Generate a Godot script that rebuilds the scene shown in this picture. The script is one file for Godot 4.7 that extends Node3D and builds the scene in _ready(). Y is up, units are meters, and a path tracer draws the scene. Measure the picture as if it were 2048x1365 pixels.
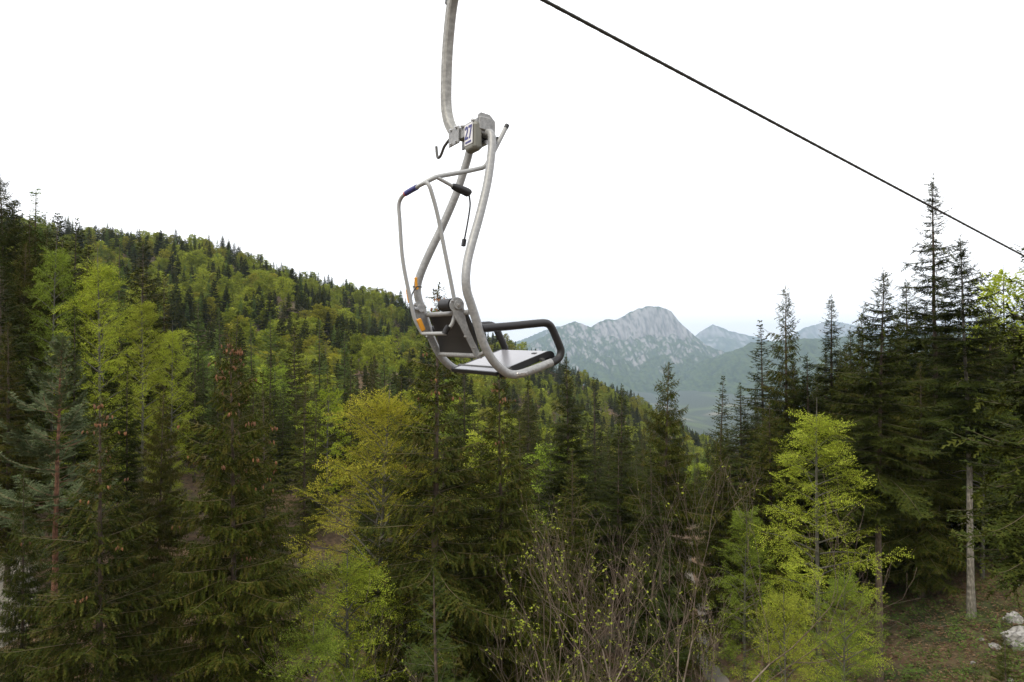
extends Node3D
# Chairlift seat over an alpine spring forest, overcast. Camera at the origin, y up, looking along -z. "d" below is depth, d = -z.

const FOCAL := 1250.0
const CENTRE_X := 1024.0
const CENTRE_Y := 682.5
const PITCH := 0.014            # camera tilted up a touch
const HEADING := 0.98611        # chair and rope head 56.5 degrees to the right of the view
const CHAIR_DEPTH := 4.85

var rng := RandomNumberGenerator.new()
var rough_noise := FastNoiseLite.new()
var fine_noise := FastNoiseLite.new()
var taken := {}
var mats := {}
var needle_tints := []
var leaf_tints := []
var meshes := {}

# ------------------------------------------------------------------ mesh builder
class Shape:
	var v := PackedVector3Array()
	var n := PackedVector3Array()
	var c := PackedColorArray()
	func tri(a: Vector3, b: Vector3, d: Vector3, col: Color) -> void:
		var nn := (d - a).cross(b - a).normalized()
		v.push_back(a); v.push_back(b); v.push_back(d)
		n.push_back(nn); n.push_back(nn); n.push_back(nn)
		c.push_back(col); c.push_back(col); c.push_back(col)
	func quad(a: Vector3, b: Vector3, d: Vector3, e: Vector3, col: Color) -> void:
		tri(a, b, d, col); tri(a, d, e, col)
	func tri_n(a: Vector3, b: Vector3, d: Vector3, na: Vector3, nb: Vector3, nd: Vector3, col: Color) -> void:
		if (d - a).cross(b - a).dot(na + nb + nd) < 0.0:
			var t := b; b = d; d = t
			t = nb; nb = nd; nd = t
		v.push_back(a); v.push_back(b); v.push_back(d)
		n.push_back(na); n.push_back(nb); n.push_back(nd)
		c.push_back(col); c.push_back(col); c.push_back(col)
	func tube(pts: Array, radii: Array, sides: int, col: Color, caps := true) -> void:
		var m := pts.size()
		var t0: Vector3 = (pts[1] - pts[0]).normalized()
		var up := Vector3.UP if absf(t0.y) < 0.9 else Vector3.RIGHT
		var x := up.cross(t0).normalized()
		var rings := []
		var norms := []
		for i in m:
			var a: Vector3 = pts[maxi(i - 1, 0)]
			var b: Vector3 = pts[mini(i + 1, m - 1)]
			var t := (b - a).normalized()
			x = (x - t * x.dot(t)).normalized()
			var y := t.cross(x)
			var ring := PackedVector3Array()
			var nn := PackedVector3Array()
			for k in sides:
				var an := TAU * k / sides
				var o := x * cos(an) + y * sin(an)
				ring.push_back(pts[i] + o * radii[i]); nn.push_back(o)
			rings.append(ring); norms.append(nn)
		for i in m - 1:
			for k in sides:
				var l := (k + 1) % sides
				tri_n(rings[i][k], rings[i + 1][k], rings[i + 1][l], norms[i][k], norms[i + 1][k], norms[i + 1][l], col)
				tri_n(rings[i][k], rings[i + 1][l], rings[i][l], norms[i][k], norms[i + 1][l], norms[i][l], col)
		if caps:
			for e in [0, m - 1]:
				var cn: Vector3 = (pts[0] - pts[1] if e == 0 else pts[m - 1] - pts[m - 2]).normalized()
				for k in sides:
					tri_n(pts[e], rings[e][k], rings[e][(k + 1) % sides], cn, cn, cn, col)
	func box(at: Transform3D, s: Vector3, col := Color.WHITE, bevel := 0.0) -> void:
		# box with chamfered edges
		var h := s * 0.5
		var b := minf(bevel, minf(h.x, minf(h.y, h.z)) * 0.9)
		var ax := [Vector3.RIGHT, Vector3.UP, Vector3.BACK]
		for i in 3:
			for sg in [-1.0, 1.0]:
				var nn: Vector3 = ax[i] * sg
				var p: Vector3 = ax[(i + 1) % 3] * (h[(i + 1) % 3] - b)
				var q: Vector3 = ax[(i + 2) % 3] * (h[(i + 2) % 3] - b)
				var o: Vector3 = nn * h[i]
				var wn := at.basis * nn
				tri_n(at * (o + p + q), at * (o + p - q), at * (o - p - q), wn, wn, wn, col)
				tri_n(at * (o + p + q), at * (o - p - q), at * (o - p + q), wn, wn, wn, col)
		if b <= 0.0:
			return
		for i in 3:
			var j := (i + 1) % 3
			var k := (i + 2) % 3
			for sj in [-1.0, 1.0]:
				for sk in [-1.0, 1.0]:
					var e: Vector3 = ax[i] * (h[i] - b)
					var p: Vector3 = ax[j] * sj * h[j] + ax[k] * sk * (h[k] - b)
					var q: Vector3 = ax[j] * sj * (h[j] - b) + ax[k] * sk * h[k]
					var np: Vector3 = at.basis * (ax[j] * sj)
					var nq: Vector3 = at.basis * (ax[k] * sk)
					tri_n(at * (p + e), at * (p - e), at * (q - e), np, np, nq, col)
					tri_n(at * (p + e), at * (q - e), at * (q + e), np, nq, nq, col)
		for sx in [-1.0, 1.0]:
			for sy in [-1.0, 1.0]:
				for sz in [-1.0, 1.0]:
					var g := Vector3(sx, sy, sz)
					var nn := at.basis * g.normalized()
					tri_n(at * (g * Vector3(h.x, h.y - b, h.z - b)), at * (g * Vector3(h.x - b, h.y, h.z - b)), at * (g * Vector3(h.x - b, h.y - b, h.z)), nn, nn, nn, col)
	func plate(outline: PackedVector2Array, z0: float, z1: float, col := Color.WHITE) -> void:
		# outline in x-y, extruded along z
		var idx := Geometry2D.triangulate_polygon(outline)
		for k in range(0, idx.size(), 3):
			for zz in [[z0, Vector3.FORWARD], [z1, Vector3.BACK]]:
				var nn: Vector3 = zz[1]
				var q := []
				for j in 3:
					q.append(Vector3(outline[idx[k + j]].x, outline[idx[k + j]].y, zz[0]))
				tri_n(q[0], q[1], q[2], nn, nn, nn, col)
		for k in outline.size():
			var a := outline[k]
			var b := outline[(k + 1) % outline.size()]
			var dn := (b - a).normalized()
			var on := Vector3(dn.y, -dn.x, 0)
			if Geometry2D.is_point_in_polygon((a + b) * 0.5 + Vector2(on.x, on.y) * 0.0005, outline):
				on = -on
			tri_n(Vector3(a.x, a.y, z0), Vector3(b.x, b.y, z0), Vector3(b.x, b.y, z1), on, on, on, col)
			tri_n(Vector3(a.x, a.y, z0), Vector3(b.x, b.y, z1), Vector3(a.x, a.y, z1), on, on, on, col)
	func mesh() -> ArrayMesh:
		var arr := []
		arr.resize(Mesh.ARRAY_MAX)
		arr[Mesh.ARRAY_VERTEX] = v
		arr[Mesh.ARRAY_NORMAL] = n
		arr[Mesh.ARRAY_COLOR] = c
		var m := ArrayMesh.new()
		m.add_surface_from_arrays(Mesh.PRIMITIVE_TRIANGLES, arr)
		return m

# ------------------------------------------------------------------ small helpers
func numbered(called: String) -> String:
	taken[called] = taken.get(called, -1) + 1
	return called if taken[called] == 0 else "%s_%03d" % [called, taken[called]]

func tag(o: Node, label := "", category := "", group := "", kind := "") -> void:
	if label: o.set_meta("label", label)
	if category: o.set_meta("category", category)
	if group: o.set_meta("group", group)
	if kind: o.set_meta("kind", kind)

func base(called: String, at: Vector3) -> Node3D:
	var o := Node3D.new()
	o.name = numbered(called)
	add_child(o)
	o.position = at
	return o

func obj(called: String, m: Mesh, mat: Material, parent: Node) -> MeshInstance3D:
	var o := MeshInstance3D.new()
	o.name = numbered(called) if parent == self else called
	o.mesh = m
	o.material_override = mat
	parent.add_child(o, true)
	return o

func smooth(pts: Array, per := 6) -> Array:
	var out := []
	for i in pts.size() - 1:
		var a: Vector3 = pts[maxi(i - 1, 0)]
		var b: Vector3 = pts[i]
		var c: Vector3 = pts[i + 1]
		var d: Vector3 = pts[mini(i + 2, pts.size() - 1)]
		for k in per:
			out.append(b.cubic_interpolate(c, a, d, float(k) / per))
	out.append(pts[-1])
	return out

func same(x: float, count: int) -> Array:
	var a := []
	a.resize(count)
	a.fill(x)
	return a

func lin(r: float, g: float, b: float) -> Color:
	return Color(r, g, b).linear_to_srgb()

func curve_at(pts: Array, x: float) -> float:
	if x <= pts[0][0]: return pts[0][1]
	for i in pts.size() - 1:
		if x < pts[i + 1][0]:
			var t: float = (x - pts[i][0]) / (pts[i + 1][0] - pts[i][0])
			return lerpf(pts[i][1], pts[i + 1][1], t)
	return pts[-1][1]

func spot(x: float, y: float, d: float) -> Vector3:
	# the point at depth d seen at photograph pixel x, y
	var u := (x - CENTRE_X) / FOCAL
	var v := (CENTRE_Y - y) / FOCAL
	var k := d / (cos(PITCH) - v * sin(PITCH))
	return Vector3(u * k, (v * cos(PITCH) + sin(PITCH)) * k, -d)

# ------------------------------------------------------------------ land
var axis_height := [[-300.0, 30.0], [-100.0, -4.0], [0.0, -19.0], [36.0, -20.5], [84.0, -27.0], [200.0, -52.0], [400.0, -100.0], [1000.0, -225.0], [2500.0, -400.0], [4500.0, -430.0]]
var axis_place := [[-300.0, -40.0], [0.0, 2.0], [36.0, 11.5], [84.0, 24.0], [200.0, 60.0], [400.0, 140.0], [1000.0, 430.0], [2500.0, 1000.0], [20000.0, 3000.0]]
# crest of the wooded hill on the left: x, depth, height
var crest := [Vector3(-975, 270, 135), Vector3(-520, 375, 104), Vector3(-311, 455, 80), Vector3(-243, 520, 79), Vector3(-178, 552, 57), Vector3(-105, 585, 39), Vector3(-12, 605, 3), Vector3(52, 618, -25), Vector3(104, 630, -47), Vector3(273, 676, -140), Vector3(455, 715, -260)]

func crest_near(x: float, d: float) -> Vector3:
	# (height of the nearest crest point, distance to it, which side: <0 nearer than the crest)
	var best := Vector3(0, 1e9, 0)
	for i in crest.size() - 1:
		var a := Vector2(crest[i].x, crest[i].y)
		var b := Vector2(crest[i + 1].x, crest[i + 1].y)
		var p := Vector2(x, d)
		var t := clampf((p - a).dot(b - a) / (b - a).length_squared(), 0, 1)
		var dist := p.distance_to(a.lerp(b, t))
		if dist < best.y:
			best = Vector3(lerpf(crest[i].z, crest[i + 1].z, t), dist, (b - a).cross(p - a))
	return best

func land(x: float, d: float) -> float:
	var s := x - curve_at(axis_place, d)
	var h := curve_at(axis_height, d)
	if s > 0.0:
		h += 70.0 * (1.0 - exp(-0.44 * s / 70.0))
	else:
		var r := -0.12 * s + 0.26 * maxf(0.0, -s - 20.0)
		h += 42.0 * (1.0 - exp(-r / 42.0))
	var k := crest_near(x, d)
	var hill := k.x - (0.26 if k.z < 0.0 else 0.5) * k.y
	var g := maxf(12.0 - absf(h - hill), 0.0) / 12.0
	h = maxf(h, hill) + g * g * 3.0
	var near := exp(-maxf(d, 0.0) / 120.0)
	h += rough_noise.get_noise_2d(x * 0.9, d * 0.9) * lerpf(9.0, 0.9, near) * (1.0 if d < 1500 else 0.3)
	h += fine_noise.get_noise_2d(x * 3.0, d * 3.0) * 0.25 * near
	return h

# ------------------------------------------------------------------ materials
func noise_texture(freq: float, ramp: Array, size := 512, kind := FastNoiseLite.TYPE_SIMPLEX_SMOOTH, octaves := 5, normal := false, bump := 4.0, sd := 1) -> ImageTexture:
	var nz := FastNoiseLite.new()
	nz.noise_type = kind
	nz.seed = sd
	nz.frequency = freq
	nz.fractal_octaves = octaves
	var im := nz.get_seamless_image(size, size)
	if normal:
		im.bump_map_to_normal_map(bump)
		return ImageTexture.create_from_image(im)
	var gr := Gradient.new()
	gr.offsets = PackedFloat32Array(ramp.map(func(r): return r[0]))
	gr.colors = PackedColorArray(ramp.map(func(r): return r[1]))
	im.convert(Image.FORMAT_RGB8)
	for y in size:
		for x in size:
			im.set_pixel(x, y, gr.sample(im.get_pixel(x, y).r))
	return ImageTexture.create_from_image(im)

func plain(col: Color, rough: float, metal := 0.0) -> StandardMaterial3D:
	var m := StandardMaterial3D.new()
	m.albedo_color = col
	m.roughness = rough
	m.metallic = metal
	return m

func tri_map(m: StandardMaterial3D, scale: Vector3, world := false) -> void:
	m.uv1_triplanar = true
	m.uv1_world_triplanar = world
	m.uv1_scale = scale

func make_materials() -> void:
	# galvanised tube: grey with a mottled zinc bloom
	var zinc := plain(Color.WHITE, 0.5, 0.25)
	zinc.albedo_texture = noise_texture(0.03, [[0.0, lin(0.25, 0.255, 0.255)], [0.45, lin(0.31, 0.315, 0.315)], [0.6, lin(0.345, 0.35, 0.35)], [1.0, lin(0.41, 0.415, 0.415)]], 256, FastNoiseLite.TYPE_CELLULAR, 3)
	tri_map(zinc, Vector3(5, 5, 5))
	mats.zinc = zinc
	var dull := plain(Color.WHITE, 0.6, 0.2)
	dull.albedo_texture = noise_texture(0.02, [[0.0, lin(0.24, 0.24, 0.225)], [0.5, lin(0.33, 0.33, 0.315)], [1.0, lin(0.47, 0.47, 0.45)]], 256, FastNoiseLite.TYPE_SIMPLEX_SMOOTH, 5)
	tri_map(dull, Vector3(4, 4, 4))
	mats.dull = dull
	mats.paint = plain(lin(0.36, 0.37, 0.37), 0.42)
	mats.box = plain(lin(0.2, 0.2, 0.172), 0.5)
	mats.rubber = plain(lin(0.016, 0.016, 0.018), 0.5)
	mats.panel = plain(lin(0.018, 0.018, 0.019), 0.45)
	mats.seat = plain(lin(0.31, 0.31, 0.33), 0.26, 0.25)
	mats.white = plain(lin(0.78, 0.78, 0.8), 0.5)
	mats.navy = plain(lin(0.05, 0.055, 0.22), 0.5)
	mats.red = plain(lin(0.5, 0.1, 0.08), 0.5)
	mats.orange = plain(lin(0.75, 0.33, 0.03), 0.5)
	mats.chrome = plain(lin(0.5, 0.5, 0.5), 0.3, 0.7)
	mats.dark_metal = plain(lin(0.09, 0.09, 0.085), 0.5, 0.4)
	var rope := plain(Color.WHITE, 0.55, 0.2)
	rope.albedo_texture = noise_texture(0.05, [[0.0, lin(0.016, 0.016, 0.014)], [1.0, lin(0.07, 0.07, 0.06)]], 128)
	tri_map(rope, Vector3(6, 6, 6))
	mats.rope = rope
	# bark
	for k in [["bark", lin(0.06, 0.043, 0.03), lin(0.15, 0.112, 0.08)], ["pale_bark", lin(0.11, 0.1, 0.078), lin(0.29, 0.265, 0.22)], ["red_bark", lin(0.1, 0.05, 0.028), lin(0.27, 0.13, 0.075)], ["dead_bark", lin(0.12, 0.095, 0.07), lin(0.34, 0.28, 0.215)], ["twig_bark", lin(0.085, 0.062, 0.045), lin(0.22, 0.165, 0.12)], ["beech_bark", lin(0.07, 0.065, 0.05), lin(0.17, 0.16, 0.13)]]:
		var b := plain(Color.WHITE, 0.9)
		b.albedo_texture = noise_texture(0.02, [[0.2, k[1]], [0.8, k[2]]], 256, FastNoiseLite.TYPE_SIMPLEX_SMOOTH, 5)
		b.normal_enabled = true
		b.normal_texture = mats.get("bark_bump", noise_texture(0.02, [], 256, FastNoiseLite.TYPE_SIMPLEX_SMOOTH, 5, true, 6.0))
		mats.bark_bump = b.normal_texture
		tri_map(b, Vector3(2.2, 0.6, 2.2))
		mats[k[0]] = b
	mats.erase("bark_bump")
	# foliage: vertex colours carry the tint of each shoot or leaf
	for t in [Vector3(1, 1, 1), Vector3(0.8, 0.85, 0.85), Vector3(1.1, 1.1, 0.95), Vector3(0.9, 1.0, 1.15), Vector3(1.12, 1.02, 0.98)]:
		needle_tints.append(foliage(t * Vector3(0.275, 0.278, 0.22), 0.12))
	for t in [Vector3(1.15, 1.12, 1), Vector3(1.3, 1.08, 0.9), Vector3(0.8, 0.92, 0.9), Vector3(0.92, 0.98, 0.75), Vector3(0.9, 0.78, 0.95), Vector3(1.34, 1.36, 1.1)]:
		leaf_tints.append(foliage(t * Vector3(0.66, 0.66, 0.5), 0.8))
	mats.larch = foliage(Vector3(1.1, 1.0, 0.95) * 0.46, 0.3)
	mats.pine = foliage(Vector3(1.05, 1.1, 1.1) * 0.46, 0.1)
	# forest floor
	var floor_mat := plain(Color.WHITE, 0.95)
	floor_mat.vertex_color_use_as_albedo = true
	floor_mat.albedo_texture = noise_texture(0.012, [[0.15, lin(0.35, 0.32, 0.28)], [0.4, lin(0.6, 0.58, 0.52)], [0.55, lin(0.78, 0.72, 0.62)], [0.8, lin(1.0, 0.96, 0.88)]], 512, FastNoiseLite.TYPE_SIMPLEX_SMOOTH, 6)
	floor_mat.normal_enabled = true
	floor_mat.normal_texture = noise_texture(0.03, [], 512, FastNoiseLite.TYPE_SIMPLEX_SMOOTH, 5, true, 8.0)
	tri_map(floor_mat, Vector3(0.21, 0.21, 0.21), true)
	mats.floor = floor_mat
	var gravel := plain(Color.WHITE, 0.95)
	gravel.albedo_texture = noise_texture(0.08, [[0.1, lin(0.11, 0.1, 0.08)], [0.5, lin(0.2, 0.18, 0.15)], [0.9, lin(0.34, 0.315, 0.275)]], 512, FastNoiseLite.TYPE_SIMPLEX_SMOOTH, 4)
	tri_map(gravel, Vector3(0.6, 0.6, 0.6), true)
	mats.gravel = gravel
	var rock := plain(Color.WHITE, 0.9)
	rock.albedo_texture = noise_texture(0.015, [[0.1, lin(0.11, 0.105, 0.095)], [0.45, lin(0.28, 0.27, 0.255)], [0.9, lin(0.5, 0.49, 0.47)]], 256)
	rock.normal_enabled = true
	rock.normal_texture = noise_texture(0.02, [], 256, FastNoiseLite.TYPE_SIMPLEX_SMOOTH, 5, true, 10.0)
	tri_map(rock, Vector3(1.1, 1.1, 1.1), true)
	mats.rock = rock
	var far := plain(Color.WHITE, 1.0)
	far.vertex_color_use_as_albedo = true
	far.metallic_specular = 0.1
	mats.far = far
	mats.cone = plain(Color.WHITE, 0.7)
	mats.cone.vertex_color_use_as_albedo = true
	mats.grass = foliage(Vector3(1, 1, 1) * 0.5, 0.2)

func foliage(t: Vector3, back: float) -> StandardMaterial3D:
	var m := StandardMaterial3D.new()
	m.albedo_color = lin(t.x, t.y, t.z)
	m.vertex_color_use_as_albedo = true
	m.roughness = 0.75
	m.metallic_specular = 0.12
	m.cull_mode = BaseMaterial3D.CULL_DISABLED
	m.backlight_enabled = true
	m.backlight = lin(back, back, back * 0.8)
	return m

# ------------------------------------------------------------------ conifers
# style: sag of the branch, how far twigs hang, twig angle, needle size, colours (x4 linear)
var styles := {
	"spruce": {"sag": 0.26, "lift": 0.2, "hang": 0.85, "angle": 1.0, "needle": 0.06, "gap": 0.036, "cols": [Color(0.14, 0.185, 0.045), Color(0.18, 0.21, 0.05), Color(0.24, 0.255, 0.065), Color(0.12, 0.145, 0.04), Color(0.27, 0.235, 0.08)], "wood": Color(0.56, 0.46, 0.35), "bare": 0.16, "comb": 1.0},
	"fir": {"sag": 0.16, "lift": 0.16, "hang": 0.35, "angle": 0.95, "needle": 0.07, "gap": 0.034, "cols": [Color(0.13, 0.175, 0.045), Color(0.165, 0.2, 0.05), Color(0.215, 0.24, 0.06), Color(0.115, 0.14, 0.04)], "wood": Color(0.42, 0.36, 0.28), "bare": 0.14, "comb": 0.3},
	"larch": {"sag": 0.2, "lift": 0.3, "hang": 0.5, "angle": 1.0, "needle": 0.05, "gap": 0.055, "cols": [Color(0.26, 0.42, 0.1), Color(0.33, 0.5, 0.13), Color(0.22, 0.36, 0.1)], "wood": Color(0.3, 0.24, 0.18), "bare": 0.05, "comb": 0.5},
	"pine": {"sag": -0.05, "lift": 0.3, "hang": 0.0, "angle": 0.8, "needle": 0.1, "gap": 0.034, "cols": [Color(0.17, 0.22, 0.1), Color(0.22, 0.26, 0.13), Color(0.27, 0.3, 0.15)], "wood": Color(0.4, 0.24, 0.15), "bare": 0.3, "comb": 0.3},
}

func shoot(s: Shape, a: Vector3, dir: Vector3, side: Vector3, length: float, needle: float, gap: float, col: Color) -> void:
	# one shoot: needle tufts standing off both sides of a thin stem, tapering to the tip
	var steps := maxi(3, int(length / gap))
	var up := dir.cross(side).normalized()
	for i in steps:
		var t := (i + 0.5) / steps
		var p := a + dir * (length * t)
		var sg := 1.0 if i % 2 == 0 else -1.0
		var w := needle * (1.15 - 0.45 * t)
		var out := side * sg * rng.randf_range(0.5, 1.0) + up * rng.randf_range(-0.4, 0.55) + dir * 0.75
		s.tri(p - dir * gap * 0.8, p + dir * gap * 1.1, p + out * w, col)
	var e := a + dir * length
	s.tri(e - dir * gap + side * gap * 0.3, e - dir * gap - side * gap * 0.3, e + dir * needle * 0.6, col)

func conifer_branch(style: Dictionary, length: float, lod: int) -> ArrayMesh:
	var s := Shape.new()
	var cols: Array = style.cols
	var wob := rng.randf_range(-0.12, 0.12)
	var ax := func(t: float) -> Vector3:
		return Vector3(length * t, length * (-style.sag * t * t + style.lift * pow(t, 3.5)), length * wob * sin(t * 3.0))
	if lod == 0:
		var pts := []
		var rad := []
		for i in 6:
			pts.append(ax.call(i / 5.0))
			rad.append(lerpf(0.006 + 0.0085 * length, 0.003, i / 5.0))
		s.tube(pts, rad, 3, style.wood, false)
	elif lod == 1:
		s.tri(Vector3(0, 0.02 * length, 0), Vector3(0, -0.015 * length, 0), ax.call(0.9), style.wood)
	if lod == 2:
		# far: a handful of ragged leaf-shaped faces
		var nt := maxi(3, int(length * 2.6))
		for i in nt:
			var t := lerpf(0.15, 1.0, (i + rng.randf() * 0.6) / nt)
			var p: Vector3 = ax.call(t)
			for sg in [-1.0, 1.0]:
				var l := length * 0.5 * (1.1 - 0.7 * t) * rng.randf_range(0.7, 1.2)
				var q := p + Vector3(l * 0.7, -style.hang * l * 0.4 + rng.randf_range(-0.1, 0.1) * l, sg * l * rng.randf_range(0.6, 1.0))
				s.tri(p + Vector3(-l * 0.35, 0, 0), p + Vector3(l * 0.35, 0.0, 0), q, cols[rng.randi() % cols.size()])
			if style.hang > 0.3:
				s.tri(p + Vector3(-0.18, 0, 0), p + Vector3(0.18, 0, 0), p + Vector3(0.1, -0.5 * style.hang, rng.randf_range(-0.15, 0.15)), cols[rng.randi() % cols.size()])
		s.tri(ax.call(0.8) + Vector3(0, 0, 0.09 * length), ax.call(0.8) - Vector3(0, 0, 0.09 * length), ax.call(1.0) + Vector3(0.12 * length, 0.02 * length, 0), cols[rng.randi() % cols.size()])
		return s.mesh()
	var step := 0.085 if lod == 0 else 0.16
	var count := int(length * (1.0 - style.bare) / step)
	for i in count:
		var t: float = style.bare + (1.0 - style.bare) * (i + rng.randf() * 0.7) / count
		var p: Vector3 = ax.call(t)
		var fwd: Vector3 = (ax.call(minf(t + 0.05, 1.05)) - p).normalized()
		for sg in [-1.0, 1.0]:
			if rng.randf() < 0.1:
				continue
			var l := clampf(length * 0.42 * (1.12 - 0.95 * t) * rng.randf_range(0.55, 1.15), 0.1, 0.85)
			var an: float = style.angle + rng.randf_range(-0.25, 0.2)
			var dir := (fwd * cos(an) + Vector3(0, 0, sg) * sin(an) + Vector3(0, rng.randf_range(-0.5, 0.05) * style.hang - 0.05, 0)).normalized()
			var col: Color = cols[rng.randi() % cols.size()] * rng.randf_range(0.8, 1.2)
			var side := dir.cross(Vector3.UP).normalized()
			if lod == 0:
				shoot(s, p, dir, side, l, style.needle, style.gap, col)
			else:
				s.tri(p - fwd * 0.05, p + fwd * 0.06, p + dir * l, col)
				var mid := p + dir * l * 0.5
				s.tri(mid - side * 0.07, mid + dir * 0.12, mid + side * 0.07 + dir * 0.05 + Vector3(0, 0.03, 0), col)
			# side shoots of the twig, hanging like a comb on old spruces
			var m := int(l / (0.11 if lod == 0 else 0.22))
			for j in m:
				var q := p + dir * (l * (j + 0.7) / (m + 0.3))
				var hangs: bool = rng.randf() < style.comb
				var l2 := rng.randf_range(0.1, 0.3) * (1.0 if hangs else 0.75)
				var d2: Vector3
				if hangs:
					d2 = Vector3(rng.randf_range(-0.25, 0.25), -1.0, rng.randf_range(-0.25, 0.25)) * style.hang + dir * 0.35
				else:
					d2 = dir * 0.75 + side * (1.0 if j % 2 == 0 else -1.0) * 0.7 + Vector3(0, rng.randf_range(-0.1, 0.12), 0)
				d2 = d2.normalized()
				var s2 := d2.cross(Vector3(rng.randf_range(-1, 1), 0.2, rng.randf_range(-1, 1))).normalized()
				if not hangs:
					s2 = d2.cross(Vector3.UP).normalized()
				var c2: Color = cols[rng.randi() % cols.size()] * rng.randf_range(0.8, 1.2)
				if lod == 0:
					shoot(s, q, d2, s2, l2, style.needle * 0.9, style.gap, c2)
				else:
					s.tri(q - s2 * 0.045, q + s2 * 0.045, q + d2 * l2 * 1.15, c2)
	if lod == 0:
		shoot(s, ax.call(0.97), (ax.call(1.0) - ax.call(0.94)).normalized(), Vector3(0, 0, 1), 0.16, style.needle, style.gap, cols[0])
	return s.mesh()

# one conifer 20 m tall: {trunk, crown, tips}
func conifer(kind: String, lod: int, look: Dictionary) -> Dictionary:
	var style: Dictionary = styles[kind]
	var key := "%s%d" % [kind, lod]
	if not meshes.has(key):
		var set_of := []
		for l in [0.45, 0.9, 1.6, 2.5, 3.5]:
			for k in (2 if lod == 0 else 3):
				set_of.append([l, conifer_branch(style, l, lod)])
		meshes[key] = set_of
	var protos: Array = meshes[key]
	var h := 20.0
	var radius: float = look.radius
	var crown_base: float = look.base * h
	var lean := Vector3(rng.randf_range(-0.3, 0.3), 0, rng.randf_range(-0.3, 0.3))
	var st := SurfaceTool.new()
	var tips := []
	var y := crown_base
	var per := 5 if lod < 2 else 5
	var gap: float = look.get("gap", 0.4 if lod < 2 else 0.62)
	var az := rng.randf() * TAU
	var gust := FastNoiseLite.new()
	gust.seed = rng.randi()
	gust.frequency = 0.22
	while y < h - 0.25:
		var t := (y - crown_base) / (h - crown_base)
		var reach := radius * pow(1.0 - t, look.get("taper", 0.75)) * minf(1.0, 0.55 + t * 2.6)
		reach *= 1.0 + 0.45 * gust.get_noise_1d(y * 3.0)
		var here := per + (1 if rng.randf() < 0.5 else 0)
		for k in here:
			az += TAU / here + rng.randf_range(-0.35, 0.35)
			var l := reach * rng.randf_range(0.66, 1.15) * (1.0 + 0.3 * gust.get_noise_2d(az * 2.0, y))
			if rng.randf() < look.get("gaps", 0.06):
				l *= 0.4
			l = maxf(l, 0.22)
			var pick := 0
			for i in protos.size():
				if absf(protos[i][0] - l) < absf(protos[pick][0] - l):
					pick = i
			pick = (pick / (2 if lod == 0 else 3)) * (2 if lod == 0 else 3) + rng.randi() % (2 if lod == 0 else 3)
			var k2: float = l / protos[pick][0]
			var pitch: float = lerpf(look.low, look.high, pow(t, 1.3)) + rng.randf_range(-1.0, 1.0) * look.get("loose", 0.17)
			var b := Basis(Vector3.UP, az) * Basis(Vector3(0, 0, 1), pitch) * Basis(Vector3.RIGHT, rng.randf_range(-0.25, 0.25))
			b = b.scaled(Vector3(k2, k2, k2))
			var o := Vector3(0, y + rng.randf_range(-0.5, 0.5) * gap, 0) + lean * pow(y / h, 2.0)
			st.append_from(protos[pick][1], 0, Transform3D(b, o))
			if t > 0.4:
				tips.append(o + b * Vector3(protos[pick][0] * rng.randf_range(0.8, 1.02), -protos[pick][0] * style.sag * 0.55, 0))
		y += gap * rng.randf_range(0.8, 1.2) * lerpf(1.0, 0.7, t)
	# leader and the small upright shoots of the top
	for k in (5 if lod < 2 else 2):
		var a := rng.randf() * TAU
		var b := Basis(Vector3.UP, a) * Basis(Vector3(0, 0, 1), PI * 0.5 if k == 0 else rng.randf_range(0.6, 1.2))
		st.append_from(protos[rng.randi() % 2][1], 0, Transform3D(b.scaled(Vector3.ONE * (1.3 if k == 0 else 0.9)), Vector3(0, h - 0.55 - k * 0.16, 0) + lean))
	var tr := Shape.new()
	var pts := []
	var rad := []
	var segs := 10 if lod == 0 else 4
	for i in segs + 1:
		var f := float(i) / segs
		pts.append(Vector3(0, h * f * 0.985, 0) + lean * f * f + Vector3(rng.randf_range(-1, 1), 0, rng.randf_range(-1, 1)) * (0.03 if i > 0 else 0.0))
		rad.append((0.158 * pow(1.0 - f, 0.85) + 0.012) * (1.35 if i == 0 else 1.0))
	tr.tube(pts, rad, 9 if lod == 0 else 5, Color.WHITE, false)
	if lod == 0:
		# bare lower limbs under the living crown and dead stubs within it
		for k in look.get("stubs", 10):
			var yy := rng.randf_range(0.12, 0.6) * h
			var a := rng.randf() * TAU
			var l := rng.randf_range(0.5, 1.7)
			var d := Vector3(cos(a), rng.randf_range(-0.25, 0.1), sin(a))
			var p := Vector3(0, yy, 0) + lean * pow(yy / h, 2.0)
			tr.tube([p, p + d * l * 0.5, p + d * l + Vector3(0, -0.12 * l, 0)], [0.022, 0.014, 0.004], 4, Color.WHITE, false)
	return {"trunk": tr.mesh(), "crown": st.commit(), "tips": tips}

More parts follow.
